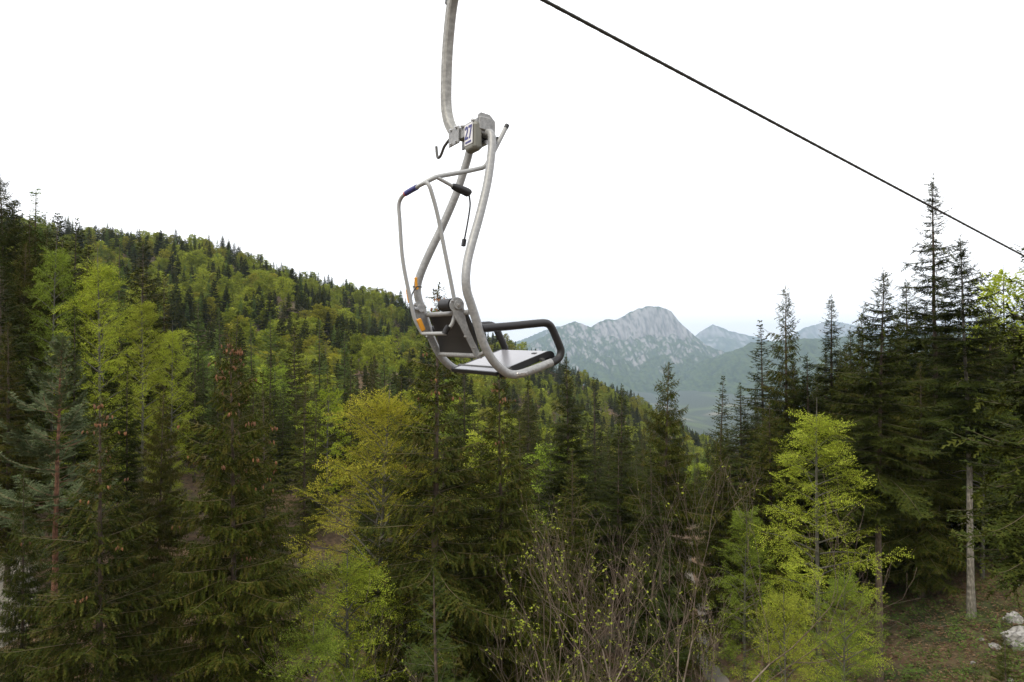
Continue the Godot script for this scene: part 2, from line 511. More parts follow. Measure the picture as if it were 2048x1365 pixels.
# ------------------------------------------------------------------ broadleaves
func leaf_spray(lod: int, fresh: float) -> ArrayMesh:
	# a flat fan of twigs with leaves, along +x, about 1.2 m
	var s := Shape.new()
	var cols := [Color(0.42, 0.5, 0.085), Color(0.49, 0.56, 0.105), Color(0.34, 0.42, 0.07), Color(0.54, 0.58, 0.13), Color(0.27, 0.34, 0.065)]
	var wood := Color(0.16, 0.13, 0.1)
	var length := 1.25
	var ax := func(t: float) -> Vector3: return Vector3(length * t, 0.1 * sin(t * 2.2) - 0.16 * t * t, 0)
	var leaf := func(p: Vector3, dir: Vector3, size: float, col: Color) -> void:
		var side := dir.cross(Vector3(rng.randf_range(-0.5, 0.5), 1, rng.randf_range(-0.5, 0.5))).normalized()
		var nn := side.cross(dir)
		var m := p + dir * size * 0.5
		s.tri(p, m + side * size * 0.34 + nn * size * 0.06, p + dir * size, col)
		s.tri(p, p + dir * size, m - side * size * 0.34 + nn * size * 0.06, col)
	if lod == 0:
		s.tube([Vector3.ZERO, ax.call(0.5), ax.call(1.0)], [0.009, 0.006, 0.002], 3, wood, false)
	var twigs: int = [15, 9, 4][lod]
	for i in twigs:
		var t := lerpf(0.06, 1.0, (i + rng.randf() * 0.8) / twigs)
		var p: Vector3 = ax.call(t)
		var sg := 1.0 if i % 2 == 0 else -1.0
		var an := rng.randf_range(0.6, 1.1)
		var dir := Vector3(cos(an), rng.randf_range(-0.16, 0.14), sin(an) * sg).normalized()
		var l := 0.62 * (1.15 - 0.75 * t) * rng.randf_range(0.7, 1.2)
		if lod == 0:
			s.tri(p, p + Vector3(0.01, 0, 0), p + dir * l, wood)
			var m := int(l / 0.05)
			for j in m:
				if rng.randf() > fresh:
					continue
				var q := p + dir * (l * (j + 0.8) / m)
				var d2 := (dir * 0.6 + dir.cross(Vector3.UP) * (0.9 if j % 2 == 0 else -0.9) + Vector3(0, rng.randf_range(-0.45, 0.15), 0)).normalized()
				leaf.call(q, d2, rng.randf_range(0.055, 0.09), cols[rng.randi() % cols.size()] * rng.randf_range(0.85, 1.15))
		elif lod == 1:
			for j in 4:
				var q := p + dir * (l * (j + 0.3) / 4.0)
				var d2 := (dir + dir.cross(Vector3.UP) * rng.randf_range(-1.2, 1.2) + Vector3(0, rng.randf_range(-0.4, 0.2), 0)).normalized()
				leaf.call(q, d2, rng.randf_range(0.15, 0.24), cols[rng.randi() % cols.size()] * rng.randf_range(0.85, 1.15))
		else:
			for j in 2:
				leaf.call(p + dir * l * 0.4 * j, (dir + Vector3(rng.randf_range(-0.6, 0.6), rng.randf_range(-0.5, 0.4), rng.randf_range(-0.6, 0.6))).normalized(), rng.randf_range(0.45, 0.7), cols[rng.randi() % cols.size()] * rng.randf_range(0.8, 1.15))
	return s.mesh()

# one broadleaf 14 m tall: {trunk, crown}
func broadleaf(lod: int, look: Dictionary) -> Dictionary:
	var fresh: float = look.get("fresh", 0.92)
	var key := "spray%d_%d" % [lod, int(fresh * 100)]
	if not meshes.has(key):
		meshes[key] = range(6 if lod < 2 else 5).map(func(_i): return leaf_spray(lod, fresh))
	var protos: Array = meshes[key]
	var h := 14.0
	var radius: float = look.radius
	var low: float = look.base
	var st := SurfaceTool.new()
	var tr := Shape.new()
	var pts := []
	var rad := []
	var bend := Vector3(rng.randf_range(-0.5, 0.5), 0, rng.randf_range(-0.5, 0.5))
	var stem := func(f: float) -> Vector3: return Vector3(sin(f * 4.0) * 0.12, f * h * 0.95, cos(f * 3.0) * 0.12) + bend * f * f
	for i in 9:
		pts.append(stem.call(i / 8.0))
		rad.append(0.16 * pow(1.0 - i / 8.0, 0.8) + 0.012)
	tr.tube(pts, rad, 7 if lod == 0 else 4, Color.WHITE, false)
	var limbs: int = look.get("limbs", [52, 40, 26][lod])
	var each: int = look.get("each", [9, 6, 6][lod])
	var loose: float = look.get("loose", [0.4, 0.6, 1.0][lod])
	var az := rng.randf() * TAU
	for i in limbs:
		var f := lerpf(low, 0.985, pow((i + rng.randf()) / limbs, 0.9))
		az += 2.4 + rng.randf_range(-0.5, 0.5)
		var e := clampf((f - low + 0.14) / (1.12 - low), 0.0, 1.0)
		var reach := radius * pow(sin(PI * e), look.get("round", 0.75)) * rng.randf_range(0.6, 1.15)
		var rise: float = lerpf(0.12, 0.95, pow(f, 1.6)) * look.get("upright", 1.0)
		var out := Vector3(cos(az), 0, sin(az))
		var p0: Vector3 = stem.call(f * 0.94)
		var lp := []
		var lr := []
		for k in 5:
			var t := k / 4.0
			lp.append(p0 + out * reach * t + Vector3(0, reach * rise * (t - 0.35 * t * t), 0) + Vector3(-out.z, 0, out.x) * reach * 0.1 * sin(t * 3.0 + i))
			lr.append(lerpf(0.014 + 0.008 * reach, 0.004, t))
		if lod < 2:
			tr.tube(lp, lr, 4 if lod == 0 else 3, Color.WHITE, false)
		for k in each:
			var t := 0.12 + 0.88 * (k + rng.randf()) / each
			var seg := minf(t * 4.0, 3.999)
			var p: Vector3 = lp[int(seg)].lerp(lp[int(seg) + 1], seg - int(seg))
			var turn := (rng.randf_range(0.25, 1.15) * (1.0 if k % 2 == 0 else -1.0)) if k < each - 1 else 0.0
			var b := Basis(Vector3.UP, -az + turn) * Basis(Vector3(0, 0, 1), rng.randf_range(-1.0, 1.0) * loose + rise * 0.25) * Basis(Vector3.RIGHT, rng.randf_range(-1.4, 1.4) * loose)
			st.append_from(protos[rng.randi() % protos.size()], 0, Transform3D(b.scaled(Vector3.ONE * rng.randf_range(0.65, 1.1) * look.get("spray", 1.0 if lod < 2 else 1.25)), p + Vector3(0, rng.randf_range(-0.15, 0.15), 0)))
	return {"trunk": tr.mesh(), "crown": st.commit(), "tips": []}

# bare or half-bare tree: forking stems with fine twigs, some small leaves
func bare_tree(h: float, stems: int, leafy: float, spread: float) -> Dictionary:
	var wood := Shape.new()
	var twigs := Shape.new()
	var leaves := Shape.new()
	var stack := []
	for i in stems:
		var a := TAU * i / stems + rng.randf() * 0.8
		var tilt := rng.randf_range(0.05, spread)
		stack.append([Vector3(cos(a), 0, sin(a)) * 0.15, Vector3(cos(a) * sin(tilt), cos(tilt), sin(a) * sin(tilt)), h * rng.randf_range(0.3, 0.42), 0.02 + h * 0.0042, 0])
	while stack:
		var it: Array = stack.pop_back()
		var p: Vector3 = it[0]
		var dir: Vector3 = it[1]
		var l: float = it[2]
		var r: float = it[3]
		var depth: int = it[4]
		var bend := Vector3(rng.randf_range(-1, 1), rng.randf_range(0.0, 0.7), rng.randf_range(-1, 1)) * 0.3
		var pts := [p]
		for k in 3:
			dir = (dir + bend * 0.5 + Vector3(rng.randf_range(-1, 1), rng.randf_range(-0.3, 0.6), rng.randf_range(-1, 1)) * 0.22).normalized()
			pts.append(pts[-1] + dir * l / 3.0)
		var r1 := maxf(r * 0.64, 0.0042)
		(wood if depth < 2 else twigs).tube(pts, [r, lerpf(r, r1, 0.33), lerpf(r, r1, 0.66), r1], 5 if depth < 2 else 3, Color.WHITE, false)
		if depth >= 3:
			for k in 3:
				if rng.randf() < leafy:
					var q: Vector3 = pts[1 + k]
					for m in 3:
						var dd := Vector3(rng.randf_range(-1, 1), rng.randf_range(-0.8, 0.6), rng.randf_range(-1, 1)).normalized()
						var sd := dd.cross(Vector3(0.3, 1, 0.2)).normalized()
						var z := rng.randf_range(0.05, 0.085)
						var col := Color(0.42, 0.5, 0.1) * rng.randf_range(0.7, 1.15)
						leaves.tri(q, q + dd * z * 0.5 + sd * z * 0.33, q + dd * z, col)
						leaves.tri(q, q + dd * z, q + dd * z * 0.5 - sd * z * 0.33, col)
		if depth < 5:
			var kids := 3
			for k in kids:
				var a := rng.randf() * TAU
				var side := dir.cross(Vector3(cos(a), 0.3, sin(a))).normalized()
				var nd := (dir + side * rng.randf_range(0.2, 0.62) + Vector3(0, 0.12, 0)).normalized()
				stack.append([pts[3] if k < 2 else pts[2], nd, l * rng.randf_range(0.5, 0.82), r1 * rng.randf_range(0.6, 0.95), depth + 1])
	return {"trunk": wood.mesh(), "twigs": twigs.mesh(), "leaves": leaves.mesh() if leaves.v.size() else null}

# ------------------------------------------------------------------ planting
var kinds := {}
var planted := []

func make_kinds() -> void:
	for lod in 3:
		kinds["spruce%d" % lod] = []
		for k in [3, 3, 3][lod]:
			kinds["spruce%d" % lod].append(conifer("spruce", lod, {"radius": [4.4, 3.8, 3.2][k], "base": [0.08, 0.12, 0.16][k], "low": -0.22, "high": 0.75, "taper": [0.72, 0.85, 0.8][k], "gaps": [0.1, 0.06, 0.2][k]}))
		kinds["fir%d" % lod] = []
		for k in [4, 3, 2][lod]:
			kinds["fir%d" % lod].append(conifer("fir", lod, {"radius": [3.5, 3.0, 2.9, 3.4][k], "base": [0.18, 0.1, 0.25, 0.42][k], "low": -0.2, "high": 0.5, "taper": [0.78, 0.85, 0.8, 0.72][k], "gaps": [0.15, 0.15, 0.32, 0.18][k], "gap": [0.31, 0.3, 0.36, 0.32][k], "loose": 0.26 * (1.0 if lod < 2 else 1.6)}))
		if lod > 0:
			kinds["larch%d" % lod] = []
			for k in 2:
				kinds["larch%d" % lod].append(conifer("larch", lod, {"radius": [2.9, 2.4][k], "base": 0.16, "low": -0.1, "high": 0.6, "taper": 0.8, "gaps": 0.1}))
		kinds["beech%d" % lod] = []
		for k in [3, 3, 3][lod]:
			kinds["beech%d" % lod].append(broadleaf(lod, {"radius": [3.4, 2.9, 4.0][k], "base": [0.16, 0.2, 0.3][k], "upright": [0.7, 0.9, 1.0][k]}))
	kinds["edge0"] = [conifer("fir", 0, {"radius": 1.5, "base": 0.72, "low": -0.2, "high": 0.5, "taper": 0.7, "gaps": 0.15, "gap": 0.2, "loose": 0.25})]
	kinds["pine0"] = [conifer("pine", 0, {"radius": 3.0, "base": 0.42, "low": 0.05, "high": 0.7, "taper": 0.5, "gaps": 0.3, "gap": 0.6})]
	kinds["golden0"] = [broadleaf(0, {"radius": 4.3, "base": 0.2, "upright": 1.25, "fresh": 0.86, "limbs": 64, "each": 10, "spray": 0.95})]
	kinds["bush0"] = [broadleaf(0, {"radius": 3.6, "base": 0.06, "upright": 1.2, "limbs": 46, "each": 8, "round": 0.6, "spray": 1.15})]
	kinds["young0"] = [conifer("fir", 0, {"radius": 5.2, "base": 0.02, "low": 0.05, "high": 0.6, "taper": 0.95, "gaps": 0.05, "gap": 1.1})]

var tree_names := {"spruce": "spruce_tree", "fir": "fir_tree", "larch": "larch_tree", "beech": "beech_tree", "pine": "pine_tree", "golden": "broadleaf_tree", "bush": "leafy_bush", "young": "young_fir", "edge": "fir_tree"}

func plant(kind: String, lod: int, variant: int, at: Vector3, height: float, wide: float, mat: Material, bark: Material, label: String, group := "", turn := 0.0) -> Node3D:
	var list: Array = kinds[kind + str(lod)]
	var v: Dictionary = list[variant % list.size()]
	var o := base(tree_names[kind], at - Vector3(0, 0.25, 0))
	if not v.has("top"):
		v.top = (v.crown as Mesh).get_aabb().end.y
	var k: float = (height + 0.25) / v.top
	o.scale = Vector3(k * wide, k, k * wide)
	o.rotation.y = turn
	obj("trunk", v.trunk, bark, o)
	obj("crown", v.crown, mat, o)
	tag(o, label, "bush" if kind == "bush" else "tree", group)
	return o

# a tree whose top shows at photograph pixel x, y and whose foot stands on the land at depth d
func hero(kind: String, variant: int, x: float, y: float, d: float, wide: float, mat: Material, bark: Material, label: String, group := "") -> Node3D:
	var top := spot(x, y, d)
	var foot := Vector3(top.x, land(top.x, d), -d)
	planted.append([top.x, d, 2.0])
	var lod := 0 if (d < 47.0 or kind in ["pine", "golden", "bush", "young", "edge"]) else 1
	if kind == "larch": lod = 1
	var hgt := top.y - foot.y
	if hgt < 4.0 or hgt > 34.0:
		print("tree height ", label, " ", hgt)
	if not group:
		named.append([foot, short_name(label)])
	var o := plant(kind, lod, variant, foot, hgt, wide, mat, bark, label, group, rng.randf() * TAU)
	if group and d < 200.0:
		var at_tint := needle_tints.find(mat)
		pending.append([o, kind, "light green" if at_tint < 0 else ["deep green", "blackish", "olive", "cool green", "brownish"][at_tint], hgt, wide, foot, {"spruces of the tall group on the left slope": "on the left slope", "conifers of the dense wall on the right slope": "above the litter slope"}.get(group, "at the hill's foot")])
	return o

func cones_on(o: Node3D, kind: String, variant: int, count: int) -> void:
	var v: Dictionary = kinds[kind + "0"][variant]
	var list: Array = v.tips
	for i in count:
		var p: Vector3 = list[int(list.size() * (1.0 - pow(rng.randf(), 1.7) * 0.75)) - 1]
		for k in rng.randi_range(1, 4):
			var c := obj("cone", meshes.cone[rng.randi() % meshes.cone.size()], mats.cone, o)
			c.position = p + Vector3(rng.randf_range(-0.16, 0.16), -0.12 + rng.randf_range(-0.05, 0.03), rng.randf_range(-0.16, 0.16))
			c.scale = Vector3.ONE * 0.85
			c.rotation = Vector3(rng.randf_range(-0.3, 0.3), rng.randf() * TAU, rng.randf_range(-0.3, 0.3))

func make_cone(col: Color) -> ArrayMesh:
	var s := Shape.new()
	var r := [0.004, 0.018, 0.026, 0.027, 0.022, 0.012, 0.002]
	for i in 6:
		for k in 7:
			var a0 := TAU * (k + 0.5 * (i % 2)) / 7
			var a1 := TAU * (k + 1 + 0.5 * (i % 2)) / 7
			var y0 := 0.07 - 0.028 * i
			var y1 := y0 - 0.03
			var p := Vector3(cos(a0) * r[i], y0, sin(a0) * r[i])
			var q := Vector3(cos(a1) * r[i], y0, sin(a1) * r[i])
			var am := (a0 + a1) * 0.5
			var e := Vector3(cos(am) * (r[i + 1] + 0.006), y1, sin(am) * (r[i + 1] + 0.006))
			s.tri(p, q, e, col * (0.85 + 0.3 * ((i * 3 + k * 5) % 7) / 7.0))
			s.tri(q, e, Vector3(cos(a1 + 0.45) * r[i + 1], y1, sin(a1 + 0.45) * r[i + 1]), col * 0.8)
	return s.mesh()

# ------------------------------------------------------------------ far mountains
func massif(called: String, crest_px: Array, depth: float, near: float, back: float, cols: int, rows: int, cliff: Array, rough: float, rockiness: float, sd: int) -> void:
	var nz := FastNoiseLite.new()
	nz.seed = sd
	nz.frequency = 1.0 / 1300.0
	nz.fractal_type = FastNoiseLite.FRACTAL_RIDGED
	nz.fractal_octaves = 6
	var sm := FastNoiseLite.new()
	sm.seed = sd + 5
	sm.frequency = 1.0 / 260.0
	sm.fractal_octaves = 5
	var pts := []
	for q in crest_px:
		var p := spot(q[0], q[1], depth)
		pts.append([p.x, p.y])
	var cl := []
	for q in cliff:
		cl.append([spot(q[0], 700, depth).x, q[1]])
	var x0: float = pts[0][0]
	var x1: float = pts[-1][0]
	var low := -445.0
	var hs := PackedFloat32Array()
	var ps := PackedVector3Array()
	for j in rows:
		for i in cols:
			var x := lerpf(x0, x1, float(i) / (cols - 1))
			var dd := lerpf(near, -back, float(j) / (rows - 1))   # how far in front of the crest
			var hc := curve_at(pts, x)
			var wav := sm.get_noise_1d(x * 0.5) * 160.0
			var f := dd + wav * clampf(absf(dd) / 400.0, 0.0, 1.0)
			f += sm.get_noise_2d(x * 2.6, dd * 0.35) * 95.0 * clampf(f / 300.0, 0.0, 1.0)
			var h: float
			var rise := hc - low
			if f >= 0.0:
				var c := curve_at(cl, x)
				var drop := c * rise * smoothstep(0.0, 1.0, f / 260.0)
				h = hc - drop - (rise - drop) * pow(clampf(f / near, 0, 1), 0.85)
			else:
				h = hc - rise * 0.9 * clampf(-f / back, 0, 1)
			var body := clampf(minf(absf(f) / 350.0, (h - low) / 260.0), 0.0, 1.0)
			h += (nz.get_noise_2d(x, dd) - 0.1) * rough * body
			h += sm.get_noise_2d(x * 2.0, dd * 2.0) * rough * 0.3 * minf(1.0, body + 0.25)
			h += sm.get_noise_2d(x * 9.0, dd * 9.0) * 9.0
			ps.push_back(Vector3(x, maxf(h, low), -(depth - dd)))
	var s := Shape.new()
	var norms := PackedVector3Array()
	var colours := PackedColorArray()
	for j in rows:
		for i in cols:
			var a := ps[j * cols + maxi(i - 1, 0)]
			var b := ps[j * cols + mini(i + 1, cols - 1)]
			var c := ps[maxi(j - 1, 0) * cols + i]
			var e := ps[mini(j + 1, rows - 1) * cols + i]
			var nn := (b - a).cross(c - e).normalized()
			if nn.y < 0: nn = -nn
			norms.push_back(nn)
			var p := ps[j * cols + i]
			var steep := sqrt(1.0 - nn.y * nn.y) / maxf(nn.y, 0.05)
			var g := sm.get_noise_2d(p.x * 5.0, p.y * 7.0 + p.z * 3.0)
			var g2 := sm.get_noise_2d(p.x * 1.2 + 300.0, p.y * 1.6)
			var g3 := sm.get_noise_2d(p.x * 4.0 + p.y * 1.5, p.y * 1.2)
			var rk := smoothstep(0.9, 1.3, steep * rockiness + g * 0.45 + g2 * 0.9 + g3 * 0.7 + clampf((p.y - 150.0) / 650.0, -1.0, 0.3) - 0.29)
			var speck := sm.get_noise_2d(p.x * 23.0, p.z * 23.0) * 1.2
			var wood := Color(0.022, 0.04, 0.016).lerp(Color(0.065, 0.095, 0.03), clampf(0.5 + g * 1.3 + speck, 0, 1))
			var stone := Color(0.1, 0.1, 0.095).lerp(Color(0.3, 0.29, 0.28), clampf(0.6 + g * 1.3 + g3 * 1.2, 0, 1))
			colours.push_back(wood.lerp(stone, rk))
	for j in rows - 1:
		for i in cols - 1:
			for q in [[0, cols, 1], [1, cols, cols + 1]]:
				for k in q:
					var id: int = j * cols + i + k
					s.v.push_back(ps[id]); s.n.push_back(norms[id]); s.c.push_back(colours[id])
	var o := obj(called, s.mesh(), mats.far, self)
	tag(o, "", "", "", "structure")

# ------------------------------------------------------------------ ground
func make_ground() -> void:
	var n := 300
	var xs := PackedFloat32Array()
	var ds := PackedFloat32Array()
	for i in n + 1:
		var t := 2.0 * i / n - 1.0
		xs.push_back(8.0 * sinh(t * 7.75) + 6.0)
		ds.push_back(9.0 * sinh(lerpf(-4.6, 7.9, float(i) / n)) + 22.0)
	var ps := PackedVector3Array()
	for j in n + 1:
		for i in n + 1:
			ps.push_back(Vector3(xs[i], land(xs[i], ds[j]), -ds[j]))
	var s := Shape.new()
	var norms := PackedVector3Array()
	var cols := PackedColorArray()
	for j in n + 1:
		for i in n + 1:
			var a := ps[j * (n + 1) + maxi(i - 1, 0)]
			var b := ps[j * (n + 1) + mini(i + 1, n)]
			var c := ps[maxi(j - 1, 0) * (n + 1) + i]
			var e := ps[mini(j + 1, n) * (n + 1) + i]
			var nn := (b - a).cross(c - e).normalized()
			if nn.y < 0: nn = -nn
			norms.push_back(nn)
			var p := ps[j * (n + 1) + i]
			var g := rough_noise.get_noise_2d(p.x * 6.0, p.z * 6.0)
			var f := fine_noise.get_noise_2d(p.x * 9.0, p.z * 9.0)
			var col := Color(0.13, 0.088, 0.052).lerp(Color(0.22, 0.155, 0.095), clampf(0.5 + f, 0, 1))
			col = col.lerp(Color(0.06, 0.075, 0.025), smoothstep(0.12, 0.5, g + f * 0.5))
			var dist := -p.z
			if dist > 900.0 and p.y < -330.0:
				var field := fine_noise.get_noise_2d(p.x * 0.05, p.z * 0.05)
				var meadow := Color(0.09, 0.14, 0.04) if field > 0.24 else Color(0.035, 0.058, 0.024)
				col = meadow.lerp(Color(0.3, 0.28, 0.24), smoothstep(0.42, 0.5, field))
			cols.push_back(col)
	for j in n:
		for i in n:
			for q in [[0, n + 1, 1], [1, n + 1, n + 2]]:
				for k in q:
					var id: int = j * (n + 1) + i + k
					s.v.push_back(ps[id]); s.n.push_back(norms[id]); s.c.push_back(cols[id])
	tag(obj("ground", s.mesh(), mats.floor, self), "", "", "", "structure")

func path_x(d: float) -> float:
	return curve_at([[20.0, 9.0], [34.0, 11.4], [40.0, 12.9], [55.0, 16.2], [70.0, 20.0], [90.0, 26.0], [120.0, 35.0]], d)

func strip(called: String, line: Array, width: float, mat: Material) -> void:
	var s := Shape.new()
	var pts := smooth(line, 8)
	var rows := []
	for i in pts.size():
		var t: Vector3 = (pts[mini(i + 1, pts.size() - 1)] - pts[maxi(i - 1, 0)]).normalized()
		var side := Vector3(-t.z, 0, t.x).normalized()
		var row := []
		for k in 7:
			var w := width * (k / 6.0 - 0.5) * (1.0 + 0.25 * fine_noise.get_noise_2d(i * 9.0, 40.0 if k < 3 else 90.0))
			var p: Vector3 = pts[i] + side * w
			p.y = land(p.x, -p.z) + (0.1 if k in [0, 6] else 0.16)
			if k in [0, 6]: p.y -= 0.25
			row.append(p)
		rows.append(row)
	for i in rows.size() - 1:
		for k in 6:
			s.tri_n(rows[i][k], rows[i + 1][k], rows[i + 1][k + 1], Vector3.UP, Vector3.UP, Vector3.UP, Color.WHITE)
			s.tri_n(rows[i][k], rows[i + 1][k + 1], rows[i][k + 1], Vector3.UP, Vector3.UP, Vector3.UP, Color.WHITE)
	tag(obj(called, s.mesh(), mat, self), "", "", "", "structure")

# ------------------------------------------------------------------ the chair
func bolt(parent: Node, at: Vector3, axis: Vector3, r := 0.011, called := "bolt") -> void:
	var s := Shape.new()
	s.tube([at - axis * 0.012, at + axis * 0.008], [r, r], 6, Color.WHITE)
	s.tube([at + axis * 0.007, at + axis * 0.016], [r * 0.55, r * 0.5], 8, Color.WHITE)
	obj(called, s.mesh(), mats.chrome, parent)

func rod(called: String, pts: Array, r: float, mat: Material, parent: Node, sides := 16) -> MeshInstance3D:
	var s := Shape.new()
	s.tube(pts, same(r, pts.size()), sides, Color.WHITE)
	return obj(called, s.mesh(), mat, parent)

func make_chair() -> Transform3D:
	var at := Vector3((940.0 - CENTRE_X) / FOCAL * CHAIR_DEPTH, 0, -CHAIR_DEPTH)
	var fwd := Vector3(sin(HEADING), 0, -cos(HEADING))
	var right := Vector3(cos(HEADING), 0, sin(HEADING))
	var roll := 0.016
	var up := Vector3.UP * cos(roll) + right * sin(roll)
	right = right * cos(roll) - Vector3.UP * sin(roll)
	var o := base("lift_chair", at)
	o.basis = Basis(fwd, up, right)
	tag(o, "empty galvanised two-seat chairlift chair numbered 27 hanging above the treetops", "chairlift")
	# the two bent frame tubes with their black armrest loops
	for sg in [1.0, -1.0]:
		var f := []
		for p in [[0.075, 1.672, 0.03], [0.078, 1.67, 0.1], [0.08, 1.65, 0.15], [0.078, 1.6, 0.172], [0.058, 1.49, 0.198], [-0.004, 1.25, 0.247], [-0.1, 0.985, 0.301], [-0.182, 0.786, 0.342], [-0.235, 0.645, 0.37], [-0.26, 0.55, 0.391], [-0.266, 0.48, 0.4], [-0.255, 0.41, 0.4], [-0.228, 0.34, 0.4], [-0.178, 0.21, 0.4], [-0.133, 0.085, 0.4], [-0.086, -0.006, 0.4], [-0.027, -0.083, 0.4], [0.052, -0.147, 0.4], [0.128, -0.175, 0.4], [0.208, -0.171, 0.4], [0.33, -0.139, 0.4], [0.488, -0.091, 0.4]]:
			f.append(Vector3(p[0], p[1], p[2] * sg))
		var tube := rod("frame_tube", smooth(f, 5), 0.0315, mats.zinc, o, 20)
		var a := []
		for p in [[0.47, -0.097], [0.53, -0.078], [0.57, -0.045], [0.58, 0.0], [0.565, 0.04], [0.53, 0.105], [0.497, 0.162], [0.465, 0.197], [0.415, 0.21], [0.3, 0.2], [0.1, 0.179], [-0.135, 0.158]]:
			a.append(Vector3(p[0], p[1], 0.4 * sg))
		rod("armrest", smooth(a, 5), 0.03, mats.rubber, o, 18)
		for p in [[0.3, -0.147], [0.44, -0.104]]:
			bolt(tube, Vector3(p[0], p[1] + 0.003, (0.4 + 0.028 * sg * sg) * sg), Vector3(0, 0, sg), 0.009)
		# oval fitting under the tube's lowest bend
		var fit := Shape.new()
		fit.box(Transform3D(Basis(Vector3(0, 0, 1), 0.08), Vector3(0.2, -0.172, 0.43 * sg)), Vector3(0.1, 0.03, 0.012), Color.WHITE, 0.005)
		obj("clamp_plate", fit.mesh(), mats.chrome, tube)
		bolt(tube, Vector3(0.175, -0.173, 0.436 * sg), Vector3(0, 0, sg), 0.008)
		bolt(tube, Vector3(0.228, -0.168, 0.436 * sg), Vector3(0, 0, sg), 0.008)
		# side bracket of the backrest: pivot plate on top, tapering down along the panel
		var out := PackedVector2Array()
		for k in 13:
			var an := lerpf(-0.25, PI * 1.28, k / 12.0)
			out.push_back(Vector2(-0.288 + cos(an) * 0.056, 0.322 + sin(an) * 0.056))
		for q in [[-0.305, 0.235], [-0.258, 0.17], [-0.212, 0.09], [-0.165, 0.01], [-0.13, -0.055], [-0.085, -0.055], [-0.1, -0.015], [-0.148, 0.07], [-0.19, 0.15], [-0.215, 0.215], [-0.225, 0.265]]:
			out.push_back(Vector2(q[0], q[1]))
		var br := Shape.new()
		br.plate(out, 0.305 * sg, 0.317 * sg)
		var bracket := obj("backrest_bracket", br.mesh(), mats.zinc, o)
		# pivot hub and bolts (they face the camera side)
		rod("pivot_hub", [Vector3(-0.288, 0.322, 0.27 * sg), Vector3(-0.288, 0.322, 0.335 * sg)], 0.03, mats.zinc, bracket)
		bolt(bracket, Vector3(-0.288, 0.322, 0.336 * sg), Vector3(0, 0, sg), 0.016)
		for q in [[-0.325, 0.35], [-0.25, 0.345], [-0.25, 0.295], [-0.22, 0.1], [-0.15, 0.02], [-0.105, -0.035]]:
			bolt(bracket, Vector3(q[0], q[1], 0.318 * sg if sg > 0 else -0.304), Vector3(0, 0, 1), 0.008)
		# strut from the bracket to the frame tube
		rod("bracket_strut", [Vector3(-0.1, -0.035, 0.31 * sg), Vector3(-0.09, -0.01, 0.385 * sg)], 0.016, mats.zinc, o)
	rod("back_crossbar", [Vector3(-0.222, 0.272, -0.385), Vector3(-0.222, 0.272, 0.385)], 0.019, mats.zinc, o)
	rod("lower_crossbar", [Vector3(-0.1, -0.04, -0.33), Vector3(-0.1, -0.04, 0.33)], 0.019, mats.zinc, o)
	# backrest: gently bowed dark panel
	var pn := Shape.new()
	var prof := []
	for k in 9:
		var t := k / 8.0
		prof.append(Vector2(lerpf(-0.1, -0.21, t) + 0.018 * sin(PI * t), lerpf(-0.022, 0.285, t)))
	for k in 8:
		for w in [[-0.3, 0.3]]:
			var a: Vector2 = prof[k]
			var b: Vector2 = prof[k + 1]
			var d := (b - a).normalized()
			var nb := Vector3(-d.y, d.x, 0)
			for off in [0.008, -0.008]:
				var v: Vector3 = nb * off
				var nn: Vector3 = nb * signf(off)
				pn.tri_n(Vector3(a.x, a.y, w[0]) + v, Vector3(b.x, b.y, w[0]) + v, Vector3(b.x, b.y, w[1]) + v, nn, nn, nn, Color.WHITE)
				pn.tri_n(Vector3(a.x, a.y, w[0]) + v, Vector3(b.x, b.y, w[1]) + v, Vector3(a.x, a.y, w[1]) + v, nn, nn, nn, Color.WHITE)
			for z in w:
				pn.tri(Vector3(a.x, a.y, z) + nb * 0.008, Vector3(b.x, b.y, z) + nb * 0.008, Vector3(b.x, b.y, z) - nb * 0.008, Color.WHITE)
				pn.tri(Vector3(a.x, a.y, z) + nb * 0.008, Vector3(b.x, b.y, z) - nb * 0.008, Vector3(a.x, a.y, z) - nb * 0.008, Color.WHITE)
	obj("backrest_panel", pn.mesh(), mats.panel, o)
	# seat: tilted slab, front edge rolled down, dark rim and underside
	var line := []
	for q in [[0.04, -0.158], [0.2, -0.105], [0.36, -0.052], [0.47, -0.015], [0.5, -0.006], [0.53, -0.008], [0.552, -0.026], [0.556, -0.055], [0.54, -0.08]]:
		line.append(Vector3(q[0], q[1], 0))
	line = smooth(line, 3)
	var seat := Shape.new()
	var under := Shape.new()
	for k in line.size() - 1:
		var a: Vector3 = line[k]
		var b: Vector3 = line[k + 1]
		var t0: Vector3 = (line[k + 1] - line[maxi(k - 1, 0)]).normalized()
		var t1: Vector3 = (line[mini(k + 2, line.size() - 1)] - a).normalized()
		var n0 := Vector3(-t0.y, t0.x, 0)
		var n1 := Vector3(-t1.y, t1.x, 0)
		var z := Vector3(0, 0, 0.335)
		var sh := seat if k < 14 else under
		sh.tri_n(a - z, b - z, b + z, n0, n1, n1, Color.WHITE)
		sh.tri_n(a - z, b + z, a + z, n0, n1, n0, Color.WHITE)
		var a2 := a - n0 * 0.022
		var b2 := b - n1 * 0.022
		under.tri_n(a2 - z, b2 - z, b2 + z, -n0, -n1, -n1, Color.WHITE)
		under.tri_n(a2 - z, b2 + z, a2 + z, -n0, -n1, -n0, Color.WHITE)
